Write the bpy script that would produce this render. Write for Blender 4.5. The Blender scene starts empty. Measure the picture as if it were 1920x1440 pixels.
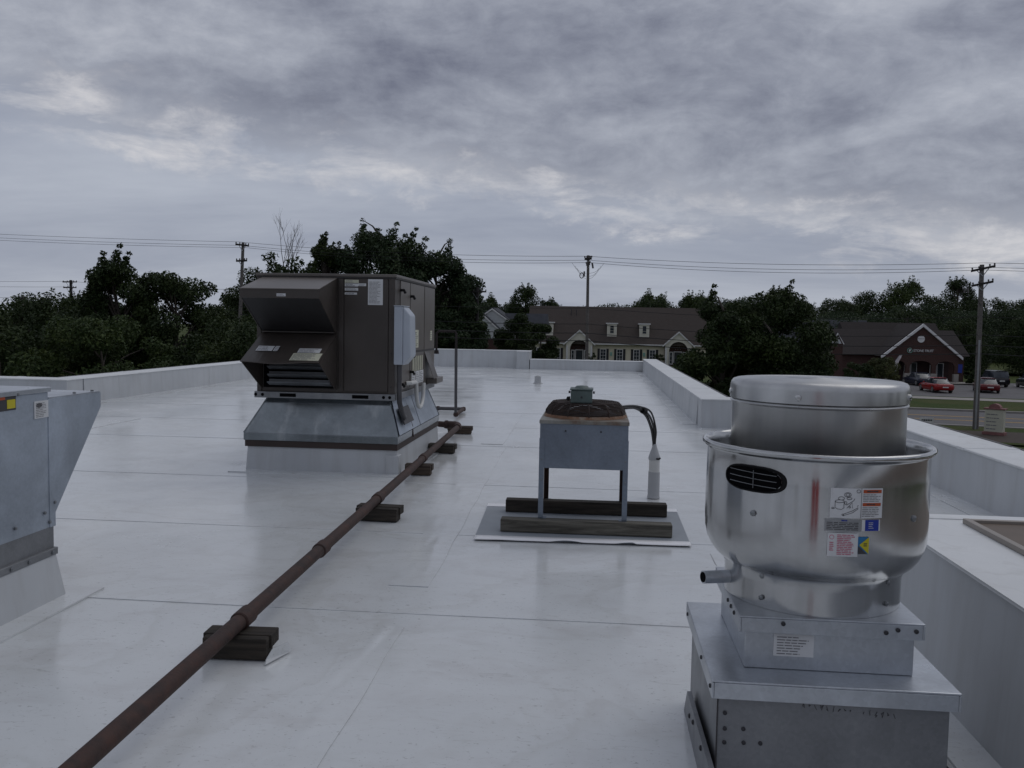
import bpy, bmesh, math, random
import numpy as np
from mathutils import Vector, Matrix

# ------------------------------------------------------------------ camera, sky, sun, exposure
scene = bpy.context.scene
R = math.radians
GZ = -4.3                                   # street level; the roof membrane is z = 0

cam_d = bpy.data.cameras.new('camera'); cam = bpy.data.objects.new('camera', cam_d)
scene.collection.objects.link(cam); scene.camera = cam
cam_d.sensor_fit = 'HORIZONTAL'; cam_d.sensor_width = 36.0; cam_d.lens = 36.0 * 1650 / 1920
cam_d.clip_start = 0.05; cam_d.clip_end = 4000
_p, _y, _r = math.atan(108 / 1650), math.atan(158 / 1650), 0.018
fw = Vector((-math.sin(_y) * math.cos(_p), math.cos(_y) * math.cos(_p), -math.sin(_p)))
r0 = Vector((math.cos(_y), math.sin(_y), 0)); u0 = r0.cross(fw)
rv = math.cos(_r) * r0 + math.sin(_r) * u0; uv = rv.cross(fw)
cam.matrix_world = Matrix(((rv.x, uv.x, -fw.x, 0), (rv.y, uv.y, -fw.y, 0), (rv.z, uv.z, -fw.z, 1.3), (0, 0, 0, 1)))

SUN_EL, SUN_AZ = R(55), R(50)             # behind thick cloud
world = bpy.data.worlds.new('World'); scene.world = world; world.use_nodes = True
wn, wl = world.node_tree.nodes, world.node_tree.links
wn.clear()
def W(t, **k):
    n = wn.new(t)
    for a, b in k.items(): setattr(n, a, b)
    return n
def wmath(op, a, b=None, c=None):
    n = W('ShaderNodeMath', operation=op)
    for i, v in enumerate((a, b, c)):
        if v is None: continue
        if isinstance(v, (int, float)): n.inputs[i].default_value = v
        else: wl.new(v, n.inputs[i])
    return n.outputs[0]
def wramp(fac, stops, interp='LINEAR'):
    n = W('ShaderNodeValToRGB'); cr = n.color_ramp; cr.interpolation = interp
    while len(cr.elements) < len(stops): cr.elements.new(0.5)
    for e, (p, c) in zip(cr.elements, stops):
        e.position = p; e.color = (*c, 1) if len(c) == 3 else c
    wl.new(fac, n.inputs[0]); return n.outputs[0]
def wmix(fac, a, b, blend='MIX'):
    n = W('ShaderNodeMix', data_type='RGBA', blend_type=blend)
    for i, v in ((0, fac), (6, a), (7, b)):
        if isinstance(v, (int, float)): n.inputs[i].default_value = v
        elif isinstance(v, tuple): n.inputs[i].default_value = (*v, 1)
        else: wl.new(v, n.inputs[i])
    return n.outputs[2]
tc = W('ShaderNodeTexCoord'); sep = W('ShaderNodeSeparateXYZ'); wl.new(tc.outputs['Generated'], sep.inputs[0])
dx, dy, dz = sep.outputs
el = wmath('MAXIMUM', dz, 0.0)
den = wmath('ADD', el, 0.16)
comb = W('ShaderNodeCombineXYZ'); wl.new(wmath('DIVIDE', dx, den), comb.inputs[0]); wl.new(wmath('DIVIDE', dy, den), comb.inputs[1])
comb.inputs[2].default_value = 3.7
def wnoise(vec, scale, detail, rough, dist=0.0, off=(0, 0, 0), sc=(1, 1, 1)):
    m = W('ShaderNodeMapping'); m.inputs['Location'].default_value = off; m.inputs['Scale'].default_value = sc
    wl.new(vec, m.inputs[0])
    n = W('ShaderNodeTexNoise'); n.inputs['Scale'].default_value = scale; n.inputs['Detail'].default_value = detail
    n.inputs['Roughness'].default_value = rough; n.inputs['Distortion'].default_value = dist
    wl.new(m.outputs[0], n.inputs['Vector']); return n.outputs['Fac']
DV = tc.outputs['Generated']
big = wnoise(comb.outputs[0], 0.62, 4, 0.55, 0.3, (3.1, 0.2, 0))
mid = wnoise(DV, 5.6, 9, 0.60, 0.3, (2.3, 1.1, 0.4), (1.0, 1.0, 2.6))
fine = wnoise(DV, 19, 9, 0.66, 0.35, (5.1, 7.7, 0.8), (1.0, 1.0, 1.5))
lump = wmath('ADD', wmath('MULTIPLY', big, 0.40), wmath('ADD', wmath('MULTIPLY', mid, 0.42), wmath('MULTIPLY', fine, 0.18)))
cloud = wramp(lump, [(0.35, (0.168, 0.180, 0.238)), (0.44, (0.275, 0.294, 0.358)), (0.52, (0.385, 0.408, 0.474)), (0.62, (0.545, 0.565, 0.625))])
smooth = wramp(wnoise(comb.outputs[0], 1.1, 8, 0.60, 0.3, (0, 3, 0), (0.5, 1, 1)), [(0.3, (0.295, 0.325, 0.41)), (0.7, (0.455, 0.488, 0.565))])
# the ragged edge of the cloud deck: higher to the left, lower to the right, smooth far cloud under it
tilt = wmath('ADD', wmath('MULTIPLY', wmath('ADD', dx, 0.08), 0.13), el)
edge = wmath('ADD', tilt, wmath('MULTIPLY', wmath('SUBTRACT', mid, 0.5), 0.15))
edge = wmath('ADD', edge, wmath('ADD', wmath('MULTIPLY', wmath('SUBTRACT', fine, 0.5), 0.09), 0.014))
deck = wramp(edge, [(0.128, (0, 0, 0)), (0.195, (1, 1, 1))], 'EASE')
col = wmix(deck, smooth, cloud)
band = wramp(edge, [(0.120, (0, 0, 0)), (0.158, (1, 1, 1)), (0.200, (0, 0, 0))], 'EASE')
tears = wramp(wnoise(DV, 12.0, 9, 0.64, 0.3, (4.7, 4.2, 0.1), (0.65, 0.65, 2.0)), [(0.43, (0, 0, 0)), (0.64, (1, 1, 1))])
brk = wmath('MULTIPLY', wmath('MULTIPLY', band, tears), 0.8)
col = wmix(brk, col, (0.70, 0.69, 0.71))
bgc = W('ShaderNodeBackground'); wl.new(col, bgc.inputs[0]); bgc.inputs[1].default_value = 1.0
sky = W('ShaderNodeTexSky', sky_type='NISHITA'); sky.sun_disc = False; sky.sun_elevation = SUN_EL; sky.sun_rotation = SUN_AZ
bgs = W('ShaderNodeBackground'); wl.new(sky.outputs[0], bgs.inputs[0]); bgs.inputs[1].default_value = 0.06
mixw = W('ShaderNodeMixShader'); mixw.inputs[0].default_value = 0.94
wl.new(bgs.outputs[0], mixw.inputs[1]); wl.new(bgc.outputs[0], mixw.inputs[2])
wo = W('ShaderNodeOutputWorld'); wl.new(mixw.outputs[0], wo.inputs[0])

sun_d = bpy.data.lights.new('sun', 'SUN'); sun_d.energy = 0.5; sun_d.angle = R(50); sun_d.color = (1, 0.97, 0.93)
sun = bpy.data.objects.new('sun', sun_d); scene.collection.objects.link(sun)
sdir = Vector((math.sin(SUN_AZ) * math.cos(SUN_EL), math.cos(SUN_AZ) * math.cos(SUN_EL), math.sin(SUN_EL)))
sun.rotation_euler = sdir.to_track_quat('Z', 'Y').to_euler()

vs = scene.view_settings
vs.view_transform = 'Standard'; vs.look = 'None'; vs.gamma = 1.0; vs.use_curve_mapping = False
vs.exposure = -0.06

# ------------------------------------------------------------------ materials
MATS = {}
class NT:
    """small helper round one material's node tree"""
    def __init__(s, name, base=(0.5, 0.5, 0.5), rough=0.5, metal=0.0, spec=0.5):
        m = bpy.data.materials.new(name); m.use_nodes = True; MATS[name] = m
        s.m, s.t = m, m.node_tree; s.n, s.l = s.t.nodes, s.t.links
        s.b = s.n['Principled BSDF']
        s.b.inputs['Base Color'].default_value = (*base, 1); s.b.inputs['Roughness'].default_value = rough
        s.b.inputs['Metallic'].default_value = metal; s.b.inputs['Specular IOR Level'].default_value = spec
        s.tc = s.n.new('ShaderNodeTexCoord')
    def noise(s, scale, detail=4, rough=0.55, dist=0.0, sc=(1, 1, 1), off=(0, 0, 0), space='Object'):
        mp = s.n.new('ShaderNodeMapping'); mp.inputs['Scale'].default_value = sc; mp.inputs['Location'].default_value = off
        s.l.new(s.tc.outputs[space], mp.inputs[0])
        n = s.n.new('ShaderNodeTexNoise'); n.inputs['Scale'].default_value = scale; n.inputs['Detail'].default_value = detail
        n.inputs['Roughness'].default_value = rough; n.inputs['Distortion'].default_value = dist
        s.l.new(mp.outputs[0], n.inputs['Vector']); return n.outputs['Fac']
    def voronoi(s, scale, sc=(1, 1, 1), out='Color', space='Object'):
        mp = s.n.new('ShaderNodeMapping'); mp.inputs['Scale'].default_value = sc
        s.l.new(s.tc.outputs[space], mp.inputs[0])
        n = s.n.new('ShaderNodeTexVoronoi'); n.inputs['Scale'].default_value = scale
        s.l.new(mp.outputs[0], n.inputs['Vector']); return n.outputs[out]
    def ramp(s, fac, stops):
        n = s.n.new('ShaderNodeValToRGB'); cr = n.color_ramp
        while len(cr.elements) < len(stops): cr.elements.new(0.5)
        for e, (p, c) in zip(cr.elements, stops):
            if isinstance(c, (int, float)): c = (c, c, c)
            e.position = p; e.color = (*c, 1)
        s.l.new(fac, n.inputs[0]); return n.outputs[0]
    def mix(s, fac, a, b, blend='MIX'):
        n = s.n.new('ShaderNodeMix'); n.data_type = 'RGBA'; n.blend_type = blend
        for i, v in ((0, fac), (6, a), (7, b)):
            if isinstance(v, (int, float)): n.inputs[i].default_value = v
            elif isinstance(v, tuple): n.inputs[i].default_value = (*v, 1)
            else: s.l.new(v, n.inputs[i])
        return n.outputs[2]
    def base(s, sock): s.l.new(sock, s.b.inputs['Base Color']); return s
    def rough(s, sock): s.l.new(sock, s.b.inputs['Roughness']); return s
    def bump(s, h, strength=0.3, dist=0.01, prev=None):
        n = s.n.new('ShaderNodeBump'); n.inputs['Strength'].default_value = strength; n.inputs['Distance'].default_value = dist
        s.l.new(h, n.inputs['Height'])
        if prev is not None: s.l.new(prev, n.inputs['Normal'])
        s.l.new(n.outputs[0], s.b.inputs['Normal']); return n.outputs[0]

def simple(name, c, rough=0.6, metal=0.0, var=0.18, scale=3.0, spec=0.5, bump=0.0, bscale=40):
    t = NT(name, c, rough, metal, spec)
    lo = tuple(max(0, v * (1 - var)) for v in c); hi = tuple(min(1, v * (1 + var)) for v in c)
    t.base(t.ramp(t.noise(scale, 5), [(0.3, lo), (0.7, hi)]))
    if bump: t.bump(t.noise(bscale, 4), bump, 0.004)
    return t

# white roof membrane
t = NT('membrane', (0.74, 0.75, 0.77), 0.3, spec=0.55)
c1 = t.ramp(t.noise(0.8, 6, 0.6, space='Object'), [(0.3, (0.598, 0.620, 0.632)), (0.7, (0.682, 0.702, 0.711))])
dirt = t.ramp(t.noise(2.6, 9, 0.66, 0.6, sc=(1, 1.6, 1)), [(0.50, 0.0), (0.66, 1.0)])
c1 = t.mix(t.ramp(dirt, [(0, 0.0), (1, 0.36)]), c1, (0.50, 0.49, 0.49))
speck = t.ramp(t.noise(30, 4, 0.72, 0.4, sc=(1, 1.5, 1)), [(0.60, 0.0), (0.68, 1.0)])
patch = t.ramp(t.noise(1.3, 4, 0.65, off=(4, 2, 0)), [(0.36, 0.0), (0.6, 1.0)])
speck2 = t.mix(1.0, speck, patch, 'MULTIPLY')
c1 = t.mix(t.ramp(speck2, [(0, 0.0), (1, 0.55)]), c1, (0.20, 0.19, 0.185))
scuff = t.ramp(t.noise(7, 5, 0.72, 1.4, sc=(1, 3.5, 1)), [(0.60, 0.0), (0.70, 1.0)])
c1 = t.mix(t.ramp(scuff, [(0, 0.0), (1, 0.30)]), c1, (0.33, 0.32, 0.31))
fleck = t.ramp(t.noise(75, 2, 0.6, 0.2, sc=(1, 1.4, 1), off=(3, 3, 0)), [(0.68, 0.0), (0.73, 1.0)])
c1 = t.mix(t.ramp(fleck, [(0, 0.0), (1, 0.5)]), c1, (0.16, 0.15, 0.145))
pond = t.ramp(t.noise(0.9, 5, 0.55, 0.5, off=(1, 6, 0)), [(0.44, 0.0), (0.485, 0.55), (0.50, 0.0), (0.56, 0.0), (0.60, 0.35), (0.615, 0.0)])
c1 = t.mix(t.ramp(pond, [(0, 0.0), (1, 0.30)]), c1, (0.40, 0.39, 0.36))
t.base(c1)
t.rough(t.ramp(t.noise(1.1, 6, 0.62, 0.4, off=(9, 1, 0)), [(0.32, 0.10), (0.55, 0.19), (0.75, 0.34)]))
b1 = t.bump(t.noise(1.6, 3, 0.5, 0.3), 0.10, 0.02)

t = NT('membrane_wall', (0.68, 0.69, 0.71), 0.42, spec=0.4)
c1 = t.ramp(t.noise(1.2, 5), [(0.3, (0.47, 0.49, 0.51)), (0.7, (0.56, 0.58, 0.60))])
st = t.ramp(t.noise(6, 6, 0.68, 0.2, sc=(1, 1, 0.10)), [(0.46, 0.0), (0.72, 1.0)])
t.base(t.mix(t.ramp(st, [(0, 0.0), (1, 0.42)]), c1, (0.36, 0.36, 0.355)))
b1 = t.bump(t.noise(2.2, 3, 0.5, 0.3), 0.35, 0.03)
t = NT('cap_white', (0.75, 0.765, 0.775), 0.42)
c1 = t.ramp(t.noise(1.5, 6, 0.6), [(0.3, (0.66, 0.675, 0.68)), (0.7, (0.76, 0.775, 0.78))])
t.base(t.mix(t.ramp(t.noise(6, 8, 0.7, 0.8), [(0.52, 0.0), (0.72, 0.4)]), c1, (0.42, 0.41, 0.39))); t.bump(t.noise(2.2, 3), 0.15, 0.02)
simple('seam_grey', (0.42, 0.43, 0.45), 0.55, var=0.15)
simple('trim_dark', (0.035, 0.032, 0.035), 0.45, var=0.2)
simple('trim_grey', (0.34, 0.35, 0.37), 0.4, 0.6, var=0.12)
simple('pipe_dark', (0.016, 0.010, 0.010), 0.8, var=0.3, scale=6)
simple('pipe_grey', (0.085, 0.083, 0.088), 0.6, 0.3, var=0.25, scale=6)
simple('pad_grey', (0.27, 0.295, 0.325), 0.6, var=0.07, scale=6, bump=0.1, bscale=90)
simple('pad_white', (0.82, 0.82, 0.84), 0.45, var=0.03)

# metals
def galv(name, c, rough=0.36, metal=0.85, spangle=26, var=0.22, streak=0.12):
    t = NT(name, c, rough, metal)
    v = t.n.new('ShaderNodeSeparateColor'); t.l.new(t.voronoi(spangle), v.inputs[0])
    a = t.ramp(v.outputs[0], [(0, tuple(x * (1 - var * 0.5) for x in c)), (1, tuple(min(1, x * (1 + var * 0.5)) for x in c))])
    n = t.ramp(t.noise(2.2, 6, 0.62, 0.5), [(0.3, 0.62), (0.7, 1.0)])
    a = t.mix(1.0, a, n, 'MULTIPLY')
    s = t.ramp(t.noise(7, 4, 0.6, sc=(1, 1, 0.08)), [(0.55, 0.0), (0.8, 1.0)])
    a = t.mix(t.ramp(s, [(0, 0.0), (1, streak)]), a, (0.75, 0.76, 0.76))
    t.base(a)
    t.rough(t.ramp(t.noise(3.5, 5, 0.6), [(0.3, rough * 0.75), (0.7, min(1, rough * 1.4))]))
    t.bump(t.noise(1.5, 2), 0.10, 0.02); return t
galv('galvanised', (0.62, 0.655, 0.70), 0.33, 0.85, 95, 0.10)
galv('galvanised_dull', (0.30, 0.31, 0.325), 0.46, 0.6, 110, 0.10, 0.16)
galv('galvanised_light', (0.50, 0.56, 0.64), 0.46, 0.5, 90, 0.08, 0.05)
galv('galvanised_blue', (0.235, 0.275, 0.335), 0.50, 0.35, 90, 0.10, 0.05)
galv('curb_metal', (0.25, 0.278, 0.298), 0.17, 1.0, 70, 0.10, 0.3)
t = NT('spun_aluminium', (0.5, 0.505, 0.51), 0.3, 1.0)
br = t.noise(9, 4, 0.6, 0.1, sc=(1, 1, 0.06)); hz = t.noise(4, 6, 0.65, 0.4, sc=(1, 1, 1.4))
c1 = t.ramp(br, [(0.3, (0.43, 0.435, 0.437)), (0.7, (0.58, 0.585, 0.59))])
t.base(t.mix(t.ramp(hz, [(0.4, 0.0), (0.75, 0.45)]), c1, (0.36, 0.365, 0.36)))
t.rough(t.ramp(hz, [(0.3, 0.11), (0.72, 0.22)]))
t.bump(t.noise(2.6, 2), 0.06, 0.03)
t.b.inputs['Anisotropic'].default_value = 0.80; t.b.inputs['Anisotropic Rotation'].default_value = 0.25
tg = t.n.new('ShaderNodeTangent'); tg.direction_type = 'RADIAL'; tg.axis = 'Z'; t.l.new(tg.outputs[0], t.b.inputs['Tangent'])
t2 = MATS['spun_aluminium'].copy(); t2.name = 'spun_aluminium_dull'; MATS['spun_aluminium_dull'] = t2
for n_ in t2.node_tree.nodes:
    if n_.type == 'VALTORGB' and any(l_.to_socket.name == 'Roughness' for l_ in n_.outputs[0].links):
        n_.color_ramp.elements[0].color = (0.26, 0.26, 0.26, 1); n_.color_ramp.elements[1].color = (0.40, 0.40, 0.40, 1)
simple('screw_dark', (0.05, 0.05, 0.055), 0.4, 0.6)
simple('screw_grey', (0.22, 0.23, 0.24), 0.35, 0.8)
simple('black_hole', (0.004, 0.004, 0.005), 0.9, spec=0.05)
simple('black_rubber', (0.010, 0.010, 0.011), 0.7, spec=0.2)
simple('black_wire', (0.030, 0.018, 0.014), 0.7, var=0.5, scale=12)
# brown-grey paint of the air handler
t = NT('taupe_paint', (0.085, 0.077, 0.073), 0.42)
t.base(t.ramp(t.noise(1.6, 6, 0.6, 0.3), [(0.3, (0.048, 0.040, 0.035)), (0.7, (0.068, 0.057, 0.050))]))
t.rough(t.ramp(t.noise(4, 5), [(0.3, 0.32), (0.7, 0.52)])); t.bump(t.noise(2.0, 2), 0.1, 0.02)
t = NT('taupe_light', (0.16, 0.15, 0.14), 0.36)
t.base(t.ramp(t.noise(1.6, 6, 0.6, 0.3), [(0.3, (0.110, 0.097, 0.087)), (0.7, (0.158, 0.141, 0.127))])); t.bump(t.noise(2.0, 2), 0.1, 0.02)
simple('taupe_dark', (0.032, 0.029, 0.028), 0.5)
simple('mesh_filter', (0.022, 0.021, 0.022), 0.6, bump=0.6, bscale=160)
simple('brown_strip', (0.042, 0.028, 0.024), 0.6)
simple('box_grey', (0.42, 0.46, 0.52), 0.42, var=0.06)
simple('pvc_white', (0.62, 0.62, 0.60), 0.4, var=0.1)
simple('pvc_boot', (0.42, 0.43, 0.44), 0.5, var=0.1)
simple('label_white', (0.62, 0.63, 0.64), 0.5, var=0.08, scale=10)
simple('label_yellowed', (0.55, 0.55, 0.43), 0.55, var=0.1, scale=10)
simple('label_grey', (0.33, 0.34, 0.35), 0.4, 0.5)
simple('ink', (0.05, 0.05, 0.055), 0.6, var=0.1)
simple('ink_grey', (0.20, 0.20, 0.21), 0.6, var=0.1)
simple('ink_orange', (0.42, 0.075, 0.02), 0.5, var=0.08)
simple('ink_pink', (0.50, 0.13, 0.20), 0.5, var=0.08)
simple('ink_blue', (0.012, 0.035, 0.30), 0.5, var=0.1)
simple('ink_cyan', (0.02, 0.17, 0.38), 0.5, var=0.1)
simple('ink_yellow', (0.55, 0.48, 0.02), 0.5, var=0.08)
# rust and timber
t = NT('rusty_pipe', (0.07, 0.028, 0.02), 0.75)
a = t.mix(t.ramp(t.noise(2.2, 5, 0.65, 0.3, off=(2, 0, 0)), [(0.42, 0.0), (0.62, 0.8)]), t.ramp(t.noise(11, 8, 0.72, 0.4), [(0.28, (0.018, 0.012, 0.011)), (0.5, (0.040, 0.020, 0.016)), (0.72, (0.075, 0.030, 0.019))]), t.ramp(t.noise(16, 7, 0.7), [(0.3, (0.020, 0.013, 0.012)), (0.7, (0.066, 0.027, 0.018))]))
t.base(a); t.bump(t.noise(45, 6, 0.65), 0.5, 0.004)
t = NT('rust_stain', (0.2, 0.1, 0.05), 0.75)
t.base(t.ramp(t.noise(7, 7, 0.65, 0.5), [(0.3, (0.10, 0.042, 0.02)), (0.5, (0.19, 0.10, 0.055)), (0.7, (0.30, 0.27, 0.22))])); t.bump(t.noise(40, 4), 0.2, 0.003)
t = NT('top_tan', (0.3, 0.26, 0.2), 0.6)
t.base(t.ramp(t.noise(6, 7, 0.65, 0.4), [(0.32, (0.12, 0.066, 0.04)), (0.46, (0.19, 0.175, 0.15)), (0.7, (0.26, 0.262, 0.245))]))
def wood(name, lo, hi):
    t = NT(name, lo, 0.8, spec=0.25)
    g = t.noise(9, 7, 0.65, 0.8, sc=(0.22, 3.2, 3.2))
    t.base(t.ramp(g, [(0.25, tuple(v * 0.35 for v in lo)), (0.45, lo), (0.72, hi)]))
    t.bump(g, 0.7, 0.008); return t
wood('timber_grey', (0.085, 0.079, 0.066), (0.21, 0.198, 0.165))
wood('timber_dark', (0.030, 0.026, 0.022), (0.072, 0.060, 0.048))
wood('timber_brown', (0.045, 0.034, 0.027), (0.105, 0.08, 0.06))
t = wood('pole_wood', (0.12, 0.11, 0.105), (0.22, 0.205, 0.195))
wood('pole_dark', (0.03, 0.027, 0.028), (0.06, 0.055, 0.052))
simple('hatch_brown', (0.115, 0.082, 0.058), 0.55, var=0.12, scale=5)
simple('hatch_trim', (0.30, 0.27, 0.24), 0.45, 0.3, var=0.12)
simple('motor_green', (0.075, 0.105, 0.100), 0.5, var=0.2, scale=9)
simple('insulator', (0.10, 0.09, 0.09), 0.3)
simple('cable_black', (0.008, 0.008, 0.009), 0.5)
# street
t = NT('grass', (0.05, 0.075, 0.02), 0.9, spec=0.1)
t.base(t.mix(t.ramp(t.noise(0.25, 5), [(0.35, 0.0), (0.65, 1.0)]), t.ramp(t.noise(6, 6, 0.7), [(0.3, (0.026, 0.046, 0.011)), (0.7, (0.060, 0.092, 0.024))]), (0.075, 0.082, 0.03)))
t.bump(t.noise(9, 6, 0.7), 0.8, 0.08)
t = NT('asphalt', (0.055, 0.055, 0.06), 0.8)
t.base(t.ramp(t.noise(0.5, 8, 0.65), [(0.3, (0.085, 0.082, 0.085)), (0.7, (0.125, 0.12, 0.125))])); t.bump(t.noise(60, 4), 0.3, 0.01)
simple('concrete', (0.29, 0.27, 0.25), 0.8, var=0.15, scale=1.5)
simple('kerb_concrete', (0.24, 0.225, 0.21), 0.8, var=0.15, scale=1.5)
simple('yellow_paint', (0.42, 0.25, 0.05), 0.7, var=0.2, scale=2)
simple('white_paint', (0.7, 0.7, 0.7), 0.6, var=0.1)
simple('mulch', (0.05, 0.035, 0.026), 0.9, var=0.3, scale=4, bump=0.5)
t = NT('brick', (0.14, 0.05, 0.04), 0.85, spec=0.2)
bt = t.n.new('ShaderNodeTexBrick'); bt.inputs['Scale'].default_value = 1.0
bt.inputs['Color1'].default_value = (0.046, 0.020, 0.018, 1); bt.inputs['Color2'].default_value = (0.062, 0.025, 0.022, 1); bt.inputs['Mortar'].default_value = (0.11, 0.09, 0.08, 1)
bt.inputs['Brick Width'].default_value = 0.22; bt.inputs['Row Height'].default_value = 0.075; bt.inputs['Mortar Size'].default_value = 0.008
mp = t.n.new('ShaderNodeMapping'); mp.inputs['Rotation'].default_value = (R(90), 0, 0); t.l.new(t.tc.outputs['Object'], mp.inputs[0]); t.l.new(mp.outputs[0], bt.inputs['Vector'])
t.base(bt.outputs['Color'])
t = NT('shingle', (0.04, 0.035, 0.035), 0.9, spec=0.2)
t.base(t.mix(t.ramp(t.noise(0.6, 5), [(0.3, 0.0), (0.7, 0.6)]), t.ramp(t.noise(3, 6, 0.7, sc=(1, 1, 4)), [(0.3, (0.026, 0.022, 0.021)), (0.7, (0.045, 0.038, 0.037))]), (0.036, 0.031, 0.031)))
t.bump(t.noise(6, 3, sc=(1, 6, 6)), 0.4, 0.05)
t = NT('shingle_brown', (0.06, 0.05, 0.045), 0.9, spec=0.2)
t.base(t.mix(t.ramp(t.noise(0.35, 6, 0.6), [(0.3, 0.0), (0.7, 0.7)]), t.ramp(t.noise(2.5, 7, 0.75, sc=(1, 1, 5)), [(0.3, (0.040, 0.033, 0.030)), (0.7, (0.085, 0.070, 0.062))]), (0.066, 0.056, 0.051)))
simple('shingle_blue', (0.032, 0.036, 0.046), 0.9, var=0.25, scale=2)
simple('cream_wall', (0.66, 0.615, 0.48), 0.8, var=0.06, scale=0.7)
simple('cream_trim', (0.62, 0.60, 0.52), 0.6, var=0.05)
simple('white_trim', (0.66, 0.66, 0.66), 0.55, var=0.05)
simple('siding_white', (0.50, 0.52, 0.53), 0.65, var=0.06)
simple('shutter_dark', (0.018, 0.018, 0.022), 0.6)
simple('dark_recess', (0.03, 0.012, 0.012), 0.8)
t = NT('glass_dark', (0.03, 0.036, 0.045), 0.08); t.base(t.ramp(t.noise(0.8, 3), [(0.3, (0.02, 0.025, 0.032)), (0.7, (0.055, 0.065, 0.08))]))
simple('sign_cream', (0.50, 0.50, 0.41), 0.6, var=0.06)
simple('sign_red', (0.22, 0.10, 0.095), 0.7, var=0.15)
simple('sign_mint', (0.22, 0.42, 0.36), 0.5)
simple('banner_white', (0.6, 0.56, 0.57), 0.7)
simple('car_red', (0.26, 0.009, 0.010), 0.25, var=0.06)
simple('car_darkred', (0.12, 0.008, 0.011), 0.25, var=0.06)
simple('car_black', (0.012, 0.012, 0.016), 0.22, var=0.1)
simple('car_navy', (0.010, 0.013, 0.03), 0.22, var=0.1)
simple('car_green', (0.010, 0.022, 0.019), 0.22, var=0.1)
simple('tail_light', (0.35, 0.01, 0.01), 0.2)
simple('tyre', (0.015, 0.015, 0.016), 0.8)
simple('rim', (0.4, 0.4, 0.41), 0.3, 0.8)
simple('plate', (0.6, 0.6, 0.58), 0.5)
simple('cloth_red', (0.42, 0.03, 0.03), 0.9)
simple('cloth_dark', (0.02, 0.022, 0.03), 0.9)
simple('skin', (0.36, 0.21, 0.15), 0.5)
simple('building_wall', (0.30, 0.27, 0.25), 0.85)
def leafmat(name, lo, hi, trans=0.12):
    t = NT(name, lo, 0.62, spec=0.25)
    g = t.n.new('ShaderNodeNewGeometry')
    isl = t.ramp(g.outputs['Random Per Island'], [(0, lo), (1, hi)])
    nz = t.ramp(t.noise(0.45, 4, 0.6), [(0.3, (0.55, 0.60, 0.60)), (0.5, (0.95, 0.95, 0.9)), (0.7, (1.35, 1.2, 0.95))])
    col = t.mix(1.0, isl, nz, 'MULTIPLY'); t.base(col)
    tr = t.n.new('ShaderNodeBsdfTranslucent'); t.l.new(col, tr.inputs[0])
    mx = t.n.new('ShaderNodeMixShader'); mx.inputs[0].default_value = trans
    out = t.n['Material Output']
    t.l.new(t.b.outputs[0], mx.inputs[1]); t.l.new(tr.outputs[0], mx.inputs[2]); t.l.new(mx.outputs[0], out.inputs[0])
leafmat('leaf_dark', (0.018, 0.034, 0.010), (0.043, 0.064, 0.020))
leafmat('leaf_mid', (0.024, 0.046, 0.012), (0.066, 0.094, 0.028))
leafmat('leaf_blue', (0.020, 0.040, 0.018), (0.045, 0.068, 0.030))
leafmat('leaf_olive', (0.045, 0.055, 0.02), (0.10, 0.11, 0.04))
simple('bark', (0.06, 0.05, 0.042), 0.95, var=0.3, scale=6, bump=0.6)
def M(k): return MATS[k]

# ------------------------------------------------------------------ builders
COL = scene.collection
def worldloc(o):
    v = Vector((0, 0, 0))
    while o is not None: v += o.location; o = o.parent
    return v
def tag(o, label=None, cat=None, group=None, kind=None):
    if label: o['label'] = label
    if cat: o['category'] = cat
    if group: o['group'] = group
    if kind: o['kind'] = kind
    return o
def thing(name, loc, label, cat, group=None):
    o = bpy.data.objects.new(name, None); o.empty_display_size = 0.2; COL.objects.link(o); o.location = loc
    return tag(o, label, cat, group)
def part(o, label): o['label'] = label; return o

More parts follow.
